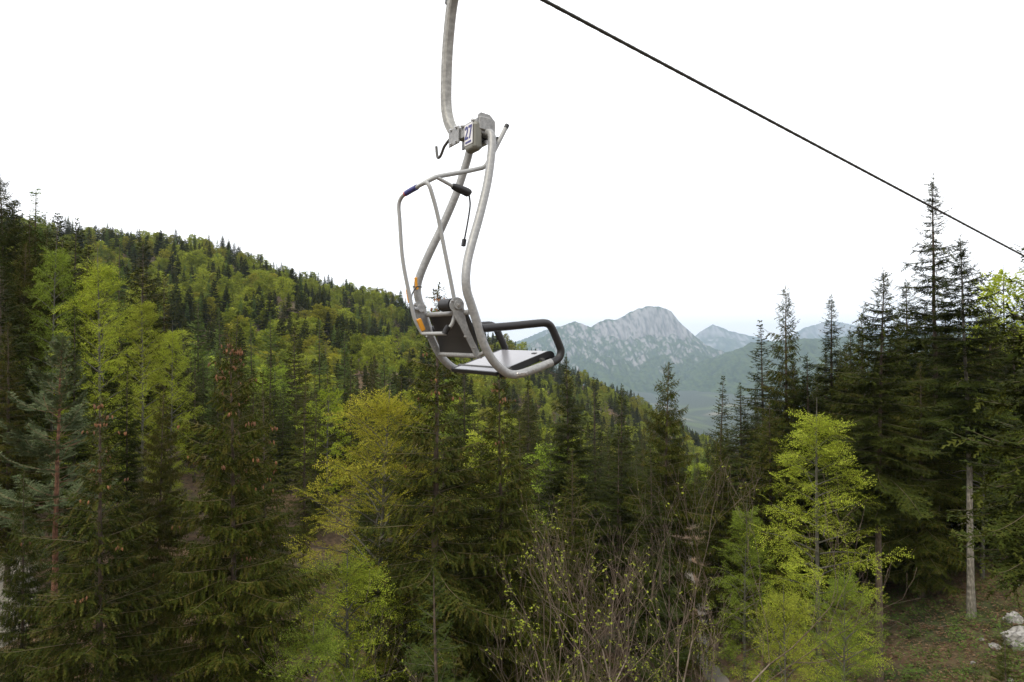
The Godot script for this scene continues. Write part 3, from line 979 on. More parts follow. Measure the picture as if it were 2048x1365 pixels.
		for sg in [-1.0, 1.0]:
			var e: Vector3 = z * sg
			var f: Vector3 = z * sg * 1.045
			under.tri_n(a + e + n0 * 0.002, b + e + n1 * 0.002, b + f + n1 * 0.002, n0, n1, n1, Color.WHITE)
			under.tri_n(a + e + n0 * 0.002, b + f + n1 * 0.002, a + f + n0 * 0.002, n0, n1, n0, Color.WHITE)
			var m := Vector3(0, 0, sg)
			under.tri_n(a + f + n0 * 0.002, b + f + n1 * 0.002, b2 - n1 * 0.025 + f, m, m, m, Color.WHITE)
			under.tri_n(a + f + n0 * 0.002, b2 - n1 * 0.025 + f, a2 - n0 * 0.025 + f, m, m, m, Color.WHITE)
	under.box(Transform3D(Basis(Vector3(0, 0, 1), 0.32), Vector3(0.032, -0.172, 0)), Vector3(0.02, 0.03, 0.7), Color.WHITE, 0.004)
	var st := obj("seat", seat.mesh(), mats.seat, o)
	obj("seat_rim", under.mesh(), mats.rubber, st)
	var notch := Shape.new()
	notch.box(Transform3D(Basis(Vector3(0, 0, 1), 0.32), Vector3(0.44, -0.0225, 0.24)), Vector3(0.02, 0.004, 0.05))
	obj("seat_slot", notch.mesh(), mats.rubber, st)
	for x in [0.12, 0.42]:
		rod("seat_crossbar", [Vector3(x, lerpf(-0.165, -0.07, x / 0.42), -0.39), Vector3(x, lerpf(-0.165, -0.07, x / 0.42), 0.39)], 0.014, mats.dark_metal, o)
	# safety bar, raised behind the backrest: a closed loop of thin tube
	var lp := [Vector3(-0.3, 0.14, 0.17), Vector3(-0.275, 0.185, 0.215), Vector3(-0.254, 0.26, 0.22), Vector3(-0.25, 0.31, 0.22), Vector3(-0.275, 0.437, 0.22), Vector3(-0.34, 0.71, 0.22), Vector3(-0.4, 0.964, 0.22), Vector3(-0.45, 1.12, 0.22), Vector3(-0.468, 1.17, 0.21), Vector3(-0.478, 1.19, 0.17), Vector3(-0.478, 1.185, 0.0), Vector3(-0.49, 1.17, -0.15), Vector3(-0.503, 1.14, -0.2), Vector3(-0.508, 1.09, -0.22), Vector3(-0.5, 0.99, -0.22), Vector3(-0.472, 0.684, -0.22), Vector3(-0.405, 0.381, -0.22), Vector3(-0.37, 0.24, -0.22), Vector3(-0.315, 0.14, -0.215), Vector3(-0.303, 0.122, -0.19), Vector3(-0.303, 0.121, -0.1), Vector3(-0.31, 0.121, 0.19)]
	var loop := rod("safety_bar", smooth(lp, 5), 0.0145, mats.paint, o, 12)
	rod("bar_handle", [Vector3(-0.478, 1.187, 0.035), Vector3(-0.479, 1.184, -0.05), Vector3(-0.487, 1.174, -0.13)], 0.0205, mats.navy, loop)
	rod("handle_ring", [Vector3(-0.487, 1.173, -0.13), Vector3(-0.489, 1.171, -0.148)], 0.019, mats.red, loop)
	rod("end_stop", smooth([Vector3(-0.29, 0.175, 0.2), Vector3(-0.305, 0.145, 0.185), Vector3(-0.315, 0.118, 0.18)]), 0.022, mats.rubber, loop)
	var r2 := smooth([Vector3(-0.478, 1.192, 0.16), Vector3(-0.42, 1.228, 0.19), Vector3(-0.369, 1.252, 0.185), Vector3(-0.15, 1.324, 0.16), Vector3(-0.02, 1.372, 0.135), Vector3(0.025, 1.39, 0.13), Vector3(0.065, 1.43, 0.13), Vector3(0.15, 1.583, 0.13), Vector3(0.23, 1.735, 0.13)])
	var foot := rod("footrest_bar", r2, 0.0165, mats.paint, o, 12)
	rod("end_cap", [Vector3(0.226, 1.727, 0.13), Vector3(0.242, 1.757, 0.13)], 0.018, mats.rubber, foot)
	var gs := Shape.new()
	gs.plate(PackedVector2Array([Vector2(0.09, 1.535), Vector2(0.165, 1.66), Vector2(0.185, 1.655), Vector2(0.12, 1.53)]), 0.09, 0.105)
	obj("gusset", gs.mesh(), mats.dark_metal, foot)
	rod("footrest_arm", smooth([Vector3(-0.4, 1.24, 0.19), Vector3(-0.33, 1.212, 0.2), Vector3(-0.26, 1.186, 0.2)]), 0.013, mats.paint, o, 10)
	var grip := Shape.new()
	grip.tube(smooth([Vector3(-0.275, 1.192, 0.2), Vector3(-0.21, 1.178, 0.2), Vector3(-0.15, 1.163, 0.2), Vector3(-0.128, 1.148, 0.2)], 4), [0.019, 0.024, 0.027, 0.029, 0.03, 0.031, 0.031, 0.032, 0.032, 0.032, 0.03, 0.026, 0.016], 12, Color.WHITE)
	var gp := obj("footrest_pad", grip.mesh(), mats.rubber, o)
	rod("strap", smooth([Vector3(-0.135, 1.15, 0.2), Vector3(-0.127, 1.11, 0.2), Vector3(-0.125, 1.06, 0.2), Vector3(-0.142, 0.95, 0.2), Vector3(-0.168, 0.82, 0.2)]), 0.0065, mats.rubber, gp, 8)
	var buckle := Shape.new()
	buckle.box(Transform3D(Basis(Vector3(0, 0, 1), -0.15), Vector3(-0.174, 0.79, 0.2)), Vector3(0.026, 0.055, 0.03), Color.WHITE, 0.004)
	obj("strap_buckle", buckle.mesh(), mats.rubber, gp)
	# black counterweight drum beside the near pivot
	rod("counterweight", [Vector3(-0.288, 0.328, 0.1), Vector3(-0.288, 0.328, 0.262)], 0.047, mats.rubber, o, 20)
	rod("pivot_stub", [Vector3(-0.29, 0.315, -0.305), Vector3(-0.38, 0.315, -0.225)], 0.015, mats.zinc, o)
	rod("pivot_stub", [Vector3(-0.285, 0.322, 0.305), Vector3(-0.258, 0.3, 0.225)], 0.018, mats.zinc, o)
	# orange tags, tied to the far tube and the bar with black cable ties
	for q in [[Vector3(-0.283, 0.525, -0.375), Vector3(0.03, 0.1, 0.014), 0.12], [Vector3(-0.36, 0.42, -0.36), Vector3(0.026, 0.11, 0.014), 0.2], [Vector3(-0.325, 0.19, -0.2), Vector3(0.035, 0.1, 0.03), 0.45]]:
		var g := Shape.new()
		g.box(Transform3D(Basis(Vector3(0, 0, 1), q[2]), q[0]), q[1], Color.WHITE, 0.005)
		obj("orange_tag", g.mesh(), mats.orange, o)
	var ring := []
	for k in 13:
		ring.append(Vector3(-0.266 + cos(TAU * k / 12.0) * 0.036, 0.5, -0.4 + sin(TAU * k / 12.0) * 0.036))
	rod("cable_tie", ring, 0.004, mats.rubber, o, 6)
	rod("cable", smooth([Vector3(-0.285, 0.5, -0.37), Vector3(-0.33, 0.43, -0.36), Vector3(-0.34, 0.34, -0.33), Vector3(-0.31, 0.32, -0.31)]), 0.005, mats.rubber, o, 6)
	# hanger: square tube coming down beside the block, bending in under it
	var hp := smooth([Vector3(0.05, 3.0, 0.0), Vector3(0.05, 3.08, -0.04), Vector3(0.05, 3.13, -0.14), Vector3(0.05, 3.11, -0.28), Vector3(0.05, 3.03, -0.37), Vector3(0.05, 2.92, -0.432), Vector3(0.05, 2.77, -0.478), Vector3(0.05, 2.5, -0.524), Vector3(0.05, 2.2, -0.54), Vector3(0.05, 2.03, -0.525), Vector3(0.05, 1.89, -0.462), Vector3(0.05, 1.79, -0.36), Vector3(0.05, 1.74, -0.25), Vector3(0.05, 1.733, -0.1)], 6)
	var hg := Shape.new()
	var half := 0.039
	var cut := 0.012
	var sect := []
	for q in [[1, 1], [-1, 1], [-1, -1], [1, -1]]:
		if q[0] * q[1] > 0:
			sect.append(Vector2(q[0] * half, q[1] * (half - cut))); sect.append(Vector2(q[0] * (half - cut), q[1] * half))
		else:
			sect.append(Vector2(q[0] * (half - cut), q[1] * half)); sect.append(Vector2(q[0] * half, q[1] * (half - cut)))
	for i in hp.size() - 1:
		var rr := []
		for j in [i, i + 1]:
			var t: Vector3 = (hp[mini(j + 1, hp.size() - 1)] - hp[maxi(j - 1, 0)]).normalized()
			var side := Vector3.RIGHT.cross(t).normalized()
			rr.append([hp[j], side])
		for k in 8:
			var a: Vector2 = sect[k]
			var b: Vector2 = sect[(k + 1) % 8]
			var pa: Vector3 = rr[0][0] + Vector3.RIGHT * a.x + rr[0][1] * a.y
			var pb: Vector3 = rr[0][0] + Vector3.RIGHT * b.x + rr[0][1] * b.y
			var pc: Vector3 = rr[1][0] + Vector3.RIGHT * b.x + rr[1][1] * b.y
			var pd: Vector3 = rr[1][0] + Vector3.RIGHT * a.x + rr[1][1] * a.y
			var m2: Vector2 = (a + b).normalized()
			var nn: Vector3 = Vector3.RIGHT * m2.x + rr[0][1] * m2.y
			hg.tri_n(pa, pb, pc, nn, nn, nn, Color.WHITE)
			hg.tri_n(pa, pc, pd, nn, nn, nn, Color.WHITE)
	obj("hanger_arm", hg.mesh(), mats.dull, o)
	var lug := Shape.new()
	lug.box(Transform3D(Basis(Vector3(1, 0, 0), 0.3), Vector3(0.05, 2.965, -0.5)), Vector3(0.05, 0.09, 0.06), Color.WHITE, 0.01)
	obj("hanger_lug", lug.mesh(), mats.dark_metal, o)
	var gripper := Shape.new()
	gripper.box(Transform3D(Basis(Vector3(0, 0, 1), -0.12), Vector3(0.05, 3.0, 0.0)), Vector3(0.26, 0.11, 0.1), Color.WHITE, 0.02)
	obj("rope_grip", gripper.mesh(), mats.dark_metal, o)
	# head block: lateral beam with clamp plates, hinge cheek and number box
	var beam := Shape.new()
	beam.box(Transform3D(Basis(), Vector3(0.05, 1.735, -0.06)), Vector3(0.1, 0.1, 0.36), Color.WHITE, 0.008)
	var block := obj("head_beam", beam.mesh(), mats.zinc, o)
	var clamp_s := Shape.new()
	clamp_s.box(Transform3D(Basis(), Vector3(-0.012, 1.725, -0.27)), Vector3(0.014, 0.14, 0.17), Color.WHITE, 0.004)
	clamp_s.box(Transform3D(Basis(), Vector3(0.112, 1.725, -0.27)), Vector3(0.014, 0.14, 0.17), Color.WHITE, 0.004)
	obj("clamp_plate", clamp_s.mesh(), mats.zinc, block)
	for q in [[1.785, -0.22], [1.785, -0.31], [1.67, -0.22], [1.67, -0.31]]:
		bolt(block, Vector3(-0.02, q[0], q[1]), Vector3.LEFT, 0.013)
	for z in [-0.15, 0.02]:
		bolt(block, Vector3(-0.004, 1.775, z), Vector3.LEFT, 0.016)
	var cheek := Shape.new()
	cheek.plate(PackedVector2Array([Vector2(0.0, 1.69), Vector2(0.0, 1.8), Vector2(0.02, 1.82), Vector2(0.1, 1.815), Vector2(0.15, 1.77), Vector2(0.15, 1.64), Vector2(0.1, 1.62)]), 0.085, 0.1)
	obj("hinge_cheek", cheek.mesh(), mats.zinc, block)
	bolt(block, Vector3(0.09, 1.745, 0.1), Vector3.BACK, 0.014)
	rod("hinge_bush", [Vector3(0.078, 1.67, -0.06), Vector3(0.078, 1.67, 0.06)], 0.052, mats.rubber, block, 20)
	rod("hinge_pin", [Vector3(0.078, 1.6, -0.03), Vector3(0.078, 1.6, 0.1)], 0.018, mats.chrome, block)
	var nb := Shape.new()
	nb.box(Transform3D(Basis(), Vector3(-0.003, 1.638, 0.03)), Vector3(0.09, 0.22, 0.165), Color.WHITE, 0.028)
	var number := obj("number_box", nb.mesh(), mats.box, o)
	var pl := Shape.new()
	pl.box(Transform3D(Basis(), Vector3(-0.0495, 1.655, 0.035)), Vector3(0.004, 0.16, 0.122), Color.WHITE, 0.001)
	obj("number_plate", pl.mesh(), mats.white, number)
	var bar := Shape.new()
	bar.box(Transform3D(Basis(), Vector3(-0.0522, 1.595, 0.035)), Vector3(0.003, 0.014, 0.09))
	obj("number_underline", bar.mesh(), mats.navy, number)
	var tm := TextMesh.new()
	var font := SystemFont.new()
	font.font_names = PackedStringArray(["Droid Sans"])
	font.font_weight = 700
	tm.font = font
	tm.text = "27"
	tm.font_size = 64
	tm.pixel_size = 0.1 / 46.0
	tm.depth = 0.004
	var dg := obj("number_digits", tm, mats.navy, number)
	dg.transform = Transform3D(Basis(Vector3(0, 0, 1), Vector3.UP, Vector3.LEFT), Vector3(-0.0522, 1.667, 0.035))
	dg.scale = Vector3(0.76, 0.98, 1)
	# steel hook below the clamp
	rod("hook", smooth([Vector3(0.0, 1.735, -0.36), Vector3(0.0, 1.712, -0.43), Vector3(0.0, 1.69, -0.475), Vector3(0.0, 1.645, -0.52), Vector3(0.0, 1.628, -0.56), Vector3(0.0, 1.645, -0.594), Vector3(0.0, 1.735, -0.615)]), 0.0115, mats.dark_metal, o, 10)
	return o.transform

func make_rope(chair: Transform3D) -> void:
	# six strands laid round each other: a lobed section that turns along its length
	var s := Shape.new()
	var place := func(x: float) -> Vector3: return chair * Vector3(x, 3.0 - 0.1197 * (x - 0.05) + 0.00035 * maxf(x - 12.0, 0) ** 2, 0)
	var x := -26.0
	var last := []
	var last_n := []
	while x < 110.0:
		var near := x > -1.0 and x < 16.0
		var p: Vector3 = place.call(x)
		var t: Vector3 = ((place.call(x + 0.1) as Vector3) - p).normalized()
		var a := t.cross(Vector3.UP).normalized()
		var b := a.cross(t)
		var ring := []
		var rn := []
		for k in 18:
			var an := TAU * k / 18.0
			var r := 0.0138 + 0.0024 * cos(6.0 * an + x * 38.0)
			var dir := a * cos(an) + b * sin(an)
			ring.append(p + dir * r); rn.append(dir)
		if last:
			for k in 18:
				var l := (k + 1) % 18
				s.tri_n(last[k], ring[k], ring[l], last_n[k], rn[k], rn[l], Color.WHITE)
				s.tri_n(last[k], ring[l], last[l], last_n[k], rn[l], last_n[l], Color.WHITE)
		last = ring
		last_n = rn
		x += 0.03 if near else 0.7
	tag(obj("haul_rope", s.mesh(), mats.rope, self), "dark twisted steel haul rope slanting down across the white sky", "cable")

# ------------------------------------------------------------------ rocks
func rock(x: float, y: float, d: float, size: Vector3, label: String, group := "") -> void:
	var p := spot(x, y, d)
	var s := Shape.new()
	var nz := FastNoiseLite.new()
	nz.seed = rng.randi()
	nz.frequency = 0.9
	var q := []
	for j in 9:
		var row := []
		for i in 14:
			var th := PI * j / 8.0
			var ph := TAU * i / 14.0
			var dir := Vector3(sin(th) * cos(ph), cos(th), sin(th) * sin(ph))
			var r := 1.0 + 0.55 * nz.get_noise_3dv(dir * 1.6) + 0.28 * nz.get_noise_3dv(dir * 4.0)
			row.append(dir * r * size * 0.5)
		q.append(row)
	for j in 8:
		for i in 14:
			var k := (i + 1) % 14
			s.tri(q[j][i], q[j][k], q[j + 1][k], Color.WHITE)
			s.tri(q[j][i], q[j + 1][k], q[j + 1][i], Color.WHITE)
	var o := obj("rock", s.mesh(), mats.rock, self)
	o.position = Vector3(p.x, land(p.x, d) + size.y * 0.12, -d)
	o.rotation.y = rng.randf() * TAU
	tag(o, label, "rock", group)

# ------------------------------------------------------------------ scene
func _ready() -> void:
	rng.seed = 27
	rough_noise.seed = 4
	rough_noise.frequency = 0.012
	rough_noise.fractal_octaves = 4
	fine_noise.seed = 9
	fine_noise.frequency = 0.06
	fine_noise.fractal_octaves = 4
	# camera
	var cam := Camera3D.new()
	cam.name = "camera"
	cam.fov = rad_to_deg(2.0 * atan(CENTRE_Y / FOCAL))
	cam.near = 0.1
	cam.far = 40000.0
	add_child(cam)
	cam.rotation.x = PITCH
	cam.current = true
	# overcast sky
	var env := Environment.new()
	env.background_mode = Environment.BG_SKY
	var sky_mat := ProceduralSkyMaterial.new()
	sky_mat.sky_top_color = Color(0.99, 0.99, 1.0)
	sky_mat.sky_horizon_color = Color(1.0, 1.0, 1.0)
	sky_mat.ground_bottom_color = Color(0.25, 0.27, 0.22)
	sky_mat.ground_horizon_color = Color(0.8, 0.82, 0.83)
	sky_mat.energy_multiplier = 1.0
	sky_mat.sky_energy_multiplier = 1.1
	var sky := Sky.new()
	sky.sky_material = sky_mat
	env.sky = sky
	env.tonemap_mode = Environment.TONE_MAPPER_LINEAR
	env.tonemap_exposure = 1.35
	env.sdfgi_enabled = true
	env.ssao_enabled = true
	env.ssil_enabled = true
	env.fog_enabled = true
	env.fog_density = 0.00007
	env.fog_light_color = Color(0.82, 0.91, 1.0)
	var we := WorldEnvironment.new()
	we.name = "environment"
	we.environment = env
	add_child(we)
	# veiled sun, high on the left behind the camera
	var sun := DirectionalLight3D.new()
	sun.name = "sun"
	sun.light_energy = 0.5
	sun.light_color = Color(1.0, 0.96, 0.88)
	sun.light_angular_distance = 12.0
	sun.shadow_enabled = true
	add_child(sun)
	sun.rotation = Vector3(deg_to_rad(-52), deg_to_rad(-38), 0)

	make_materials()
	make_ground()
	make_mountains()
	print("land ", Time.get_ticks_msec())
	var chair := make_chair()
	make_rope(chair)
	make_kinds()
	print("kinds ", Time.get_ticks_msec())
	make_near_trees()
	make_shrubs()
	make_filling()
	make_hillside()
	make_floor_things()
	print("done ", Time.get_ticks_msec())

func make_mountains() -> void:
	massif("far_mountain", [[900, 700], [1000, 690], [1040, 681], [1070, 668], [1100, 655], [1120, 652], [1150, 672], [1190, 690], [1260, 720]], 12500.0, 3500.0, 1500.0, 150, 80, [[900, 0.15], [1260, 0.15]], 160.0, 0.7, 31)
	massif("far_peak", [[1330, 720], [1380, 682], [1400, 663], [1425, 648], [1438, 653], [1460, 662], [1480, 667], [1500, 671], [1560, 686], [1610, 655], [1660, 640], [1720, 652], [1800, 665], [2100, 640]], 14500.0, 3500.0, 1500.0, 220, 90, [[1330, 0.2], [2100, 0.2]], 170.0, 1.0, 47)
	massif("mountain", [[820, 760], [960, 725], [1040, 695], [1085, 674], [1110, 660], [1130, 650], [1150, 643], [1165, 648], [1183, 655], [1196, 645], [1212, 639], [1236, 640], [1258, 626], [1275, 618], [1298, 612], [1322, 614], [1342, 622], [1356, 640], [1372, 656], [1392, 674], [1412, 690], [1440, 702], [1480, 712], [1560, 730], [1700, 760]], 8600.0, 2900.0, 1400.0, 420, 260, [[820, 0.1], [1100, 0.16], [1180, 0.2], [1235, 0.34], [1290, 0.42], [1350, 0.42], [1400, 0.2], [1700, 0.1]], 190.0, 1.0, 12)
	massif("wooded_ridge", [[1300, 800], [1380, 755], [1430, 722], [1470, 702], [1510, 685], [1600, 678], [1750, 672], [1900, 664], [2200, 660]], 6200.0, 1900.0, 1400.0, 380, 250, [[1300, 0.0], [2200, 0.0]], 130.0, 0.2, 77)

func make_near_trees() -> void:
	meshes.cone = [make_cone(Color(0.26, 0.12, 0.05)), make_cone(Color(0.34, 0.155, 0.065)), make_cone(Color(0.2, 0.095, 0.048))]
	var N := needle_tints
	var L := leaf_tints
	var bk: Material = mats.bark
	var bb: Material = mats.beech_bark
	# kind, variant, x, y of the top, depth, width, material, bark, label
	var t := hero("spruce", 0, 472, 662, 21.0, 1.0, N[2], bk, "wide old spruce with clusters of red-brown cones all over its blunt top")
	cones_on(t, "spruce", 0, 75)
	t = hero("spruce", 1, 205, 780, 19.0, 1.15, N[0], bk, "dark spruce with scattered cones, beside the reddish-barked pine")
	cones_on(t, "spruce", 1, 26)
	t = hero("spruce", 2, 868, 560, 25.0, 1.3, N[0], bk, "tall thin-topped spruce with drooping twigs, straight behind the chair seat")
	cones_on(t, "spruce", 2, 22)
	t = hero("spruce", 1, 1003, 728, 27.0, 1.25, N[2], bk, "spruce with hanging curtains of twigs and a few cones under the seat's front")
	cones_on(t, "spruce", 1, 18)
	hero("pine", 0, 112, 665, 27.0, 1.25, mats.pine, mats.red_bark, "grey-green pine with bare reddish lower trunk")
	hero("golden", 0, 760, 772, 27.5, 0.68, L[1], bb, "yellow-green broadleaf tree in fresh golden leaf between two dark spruces")
	hero("bush", 0, 690, 1115, 23.0, 0.95, L[3], bb, "bright green leafy bush low under the golden broadleaf tree")
	hero("bush", 0, 620, 1250, 20.5, 0.7, L[2], bb, "small bright green bush at the foot of the green thicket")
	# left flank
	hero("spruce", 0, 12, 346, 46.0, 1.1, N[1], bk, "tallest dark spruce of the group climbing the left slope")
	hero("larch", 0, 74, 374, 50.0, 1.4, mats.larch, bk, "tall fresh green larch beside the tallest dark spruce")
	hero("spruce", 0, 108, 425, 52.0, 1.15, N[1], bk, "dark narrow spruce just below the tall green larch")
	hero("fir", 0, 148, 436, 56.0, 1.2, N[0], bk, "dark broad-topped fir where the left slope meets the hill skyline")
	hero("spruce", 0, 42, 478, 43.0, 1.0, N[4], bk, "brownish spruce with bare grey trunk on the left slope")
	hero("beech", 0, 105, 490, 42.0, 0.42, L[2], bb, "dull green beech with a pointed top among dark spruces")
	hero("beech", 1, 203, 512, 36.0, 0.47, L[5], bb, "brightest yellow-green beech with layered sprays on the left slope")
	hero("beech", 1, 288, 590, 42.0, 0.46, L[0], bb, "slim yellow-green beech right behind the brightest beech")
	hero("beech", 0, 345, 655, 45.0, 0.48, L[5], bb, "lower yellow-green beech at the end of the row of beeches")
	hero("fir", 1, 150, 600, 33.0, 0.9, N[1], bk, "dark fir in front of the brightest beech")
	hero("spruce", 0, 285, 482, 62.0, 1.2, N[0], bk, "dark pointed spruce rising behind the row of beeches")
	hero("larch", 1, 240, 478, 72.0, 1.2, mats.larch, bk, "soft green larch behind the brightest beech")
	hero("spruce", 2, 330, 545, 62.0, 1.1, N[4], bk, "brown-tinged spruce right of the pointed dark spruce")
	hero("fir", 1, 255, 720, 35.0, 0.9, N[1], bk, "dark fir squeezed between the beeches and the cone-laden spruce")
	hero("spruce", 2, 20, 640, 33.0, 1.2, N[4], bk, "brown shaded spruce behind the grey-green pine")
	hero("spruce", 0, 320, 770, 31.0, 0.8, N[4], bk, "shaded spruce behind the scattered-cone spruce")
	for q in [[-6, 420, 44.0, 1], [36, 402, 48.5, 0], [62, 428, 46.0, 1], [94, 452, 46.5, 0], [128, 470, 49.0, 1], [172, 486, 54.0, 0], [15, 520, 40.0, 0]]:
		hero("spruce", q[3], q[0], q[1], q[2], 1.1, N[[1, 0, 2][int(q[0]) % 3]], bk, "dark spruce in the tall group climbing the left slope", "spruces of the tall group on the left slope")
	for q in [[445, 470, 521.0, 0], [456, 476, 524.0, 1], [468, 483, 527.0, 0], [480, 490, 530.0, 2], [426, 484, 518.0, 1], [398, 472, 512.0, 2], [380, 477, 508.0, 2]]:
		hero("spruce", q[3], q[0], q[1], q[2], 1.3, N[1], bk, "lone dark spruce standing clear on the hill's skyline", "lone spruces on the skyline")
	for q in [[398, 598, 92, 0], [442, 615, 108, 1], [545, 622, 98, 0], [505, 640, 118, 1], [640, 640, 104, 1], [690, 662, 120, 0], [772, 690, 100, 0], [430, 690, 70, 1]]:
		hero("larch", q[3], q[0], q[1], q[2], 1.35, mats.larch, bk, "soft light green larch standing at the foot of the wooded hill", "larches at the foot of the hill")
	for q in [[590, 648, 82, 0], [470, 622, 86, 1], [700, 702, 76, 1], [655, 716, 70, 2], [745, 735, 72, 0], [540, 700, 64, 1], [610, 735, 58, 2], [380, 700, 60, 1], [800, 745, 62, 1], [505, 735, 52, 0], [930, 700, 88, 1], [1055, 760, 80, 0]]:
		hero("spruce", q[3], q[0], q[1], q[2], 1.1, N[q[3]], bk, "dark spruce standing among the light green larches", "spruces at the foot of the hill")
	# middle distance
	hero("fir", 0, 1140, 706, 41.0, 1.1, N[0], bk, "bushy fir with a short leading shoot, right of the seat's black armrest")
	hero("fir", 1, 1192, 745, 50.0, 1.1, N[1], bk, "small dark fir between the bushy fir and the blunt-topped fir")
	hero("fir", 2, 1242, 766, 43.0, 1.25, N[2], bk, "blunt-topped fir below the end of the wooded ridge")
	hero("spruce", 0, 1328, 716, 39.0, 0.95, N[2], bk, "shapely cone-outlined spruce standing before the hazy valley")
	hero("spruce", 1, 1440, 750, 66.0, 1.1, N[1], bk, "small pointed spruce alone before the pale valley floor")
	hero("spruce", 1, 1440, 842, 45.0, 0.9, N[2], bk, "spruce in front of the small pointed spruce, beside the path gap")
	# right flank
	hero("fir", 0, 1528, 640, 58.0, 1.15, N[1], bk, "dark fir beside the thin see-through spruce")
	hero("spruce", 2, 1572, 568, 46.0, 1.1, N[0], bk, "thin see-through spruce with sparse whorls, seen against the sky")
	hero("fir", 1, 1662, 588, 46.5, 1.2, N[0], bk, "slender fir with upswept top between the thin spruce and the dense firs")
	hero("fir", 3, 1752, 534, 31.0, 1.05, N[0], bk, "dense fir with long bare brown trunk on the litter slope")
	hero("fir", 0, 1812, 556, 46.0, 1.2, N[1], bk, "dark fir half hidden behind the bare-trunked fir")
	hero("fir", 2, 1866, 346, 40.0, 1.1, N[0], bk, "tallest fir, its ragged see-through top crossed by the rope")
	hero("fir", 3, 1936, 464, 34.0, 1.1, N[1], mats.pale_bark, "dense fir with pale grey trunk, next to the tallest fir")
	hero("fir", 1, 1700, 650, 45.0, 1.2, N[2], bk, "olive fir low between the slender fir and the dense firs")
	hero("edge", 0, 2062, 420, 10.5, 1.0, N[0], bk, "close dark fir whose branch tips hide the rope's end")
	hero("beech", 0, 1630, 818, 30.0, 0.72, L[5], bb, "yellow-green beech with stepped sprays before the dark firs")
	hero("bush", 0, 1575, 1180, 24.0, 0.52, L[0], bb, "lush yellow-green bush below the stepped beech")
	hero("beech", 1, 1490, 1010, 33.0, 0.6, L[2], bb, "small dull green broadleaf left of the stepped beech")
	hero("beech", 2, 1965, 785, 37.0, 0.75, L[3], bb, "green beech with hanging sprays beside the pale trunk")
	hero("beech", 1, 2005, 535, 52.0, 0.8, L[5], bb, "light yellow-green beech crown between the dense firs, against the sky")
	hero("beech", 2, 1690, 1140, 25.0, 0.5, L[2], bb, "thin yellow-green understorey beech between the bush and the bare trunk")
	for q in [[1790, 640, 44.0, 0], [1850, 600, 46.0, 1], [1902, 615, 43.0, 0], [1980, 600, 45.0, 1], [2030, 640, 41.0, 0], [1728, 625, 42.0, 1], [1622, 705, 44.0, 0], [1585, 722, 46.0, 1], [1485, 765, 60.0, 0], [1960, 690, 40.0, 1], [1840, 720, 38.0, 1], [1755, 760, 40.0, 0], [1540, 800, 42.0, 1]]:
		hero("fir" if q[3] == 0 else "spruce", q[3], q[0], q[1], q[2], 1.4, N[[0, 2, 1][int(q[0]) % 3]], bk, "green-black %s packed into the dense wall of firs above the litter slope" % ("fir" if q[3] == 0 else "spruce"), "conifers of the dense wall on the right slope")
	hero("young", 0, 1335, 1052, 27.0, 0.95, N[3], bk, "young blue-green fir in front of the path gap")
	hero("spruce", 1, 48, 930, 22.0, 0.8, N[1], bk, "dark half-grown spruce screening the gravel road")
	hero("young", 0, 2010, 1225, 25.0, 0.9, N[2], bk, "low young fir on the litter slope below the limestone boulder")
	hero("young", 0, 880, 1120, 17.0, 1.25, N[3], bk, "young blue-green fir in front of the tall thin-topped spruce")

	for q in pending:
		q[0].set_meta("label", describe(q[1], q[2], q[3], q[4], q[5], q[6]))

func make_shrubs() -> void:
	for q in [[1200, 862, 22.0, 2, 0.05, 0.22, "dead_bark", "bare_tree", "bare grey-brown tree of tangled pale twigs, hardly any leaves", "tree"],
			[1040, 1000, 21.0, 2, 0.32, 0.22, "bark", "sapling", "thin multi-stemmed sapling with small yellow-green new leaves", "tree"],
			[1432, 1120, 27.0, 5, 0.3, 0.42, "dead_bark", "budding_shrub", "fan-shaped shrub budding yellow beside the gravel path", "shrub"],
			[1120, 1190, 19.0, 3, 0.1, 0.3, "dead_bark", "bare_shrub", "low bare shrub leaning beneath the bare tree", "shrub"],
			[1262, 960, 23.0, 2, 0.04, 0.22, "dead_bark", "bare_tree", "second bare tree with whitish curved limbs beside the tangled one", "tree"]]:
		var top := spot(q[0], q[1], q[2])
		var foot := Vector3(top.x, land(top.x, q[2]), -q[2])
		var h := top.y - foot.y
		var v := bare_tree(h * 0.92, q[3], q[4], q[5])
		var o := base(q[7], foot - Vector3(0, 0.1, 0))
		obj("trunk", v.trunk, mats[q[6]], o)
		obj("twigs", v.twigs, mats.twig_bark, o)
		if v.leaves:
			obj("leaves", v.leaves, leaf_tints[0], o)
		# stretch to the height the photograph shows
		var box: AABB = v.twigs.get_aabb()
		o.scale = Vector3.ONE * (h / (box.position.y + box.size.y))
		tag(o, q[8], q[9])
		planted.append([top.x, q[2], 1.0])

# the skyline that the trees of the middle distance keep below: photograph x, y
var roof := [[0.0, 470.0], [170.0, 540.0], [400.0, 660.0], [700.0, 760.0], [850.0, 800.0], [1100.0, 830.0], [1290.0, 840.0], [1345.0, 850.0], [1372.0, 905.0], [1420.0, 905.0], [1470.0, 820.0], [1530.0, 730.0], [1700.0, 650.0], [2048.0, 580.0]]

var named := []

func short_name(label: String) -> String:
	for cut in [",", " with ", " in ", " right ", " beside", " just", " where", " between", " and ", " standing", " low", " before", " half", " at ", " squeezed", " behind", " among", " on ", " rising", " whose", " whose", " under", " below", " alone", " of "]:
		label = label.get_slice(cut, 0)
	return label

var pending := []

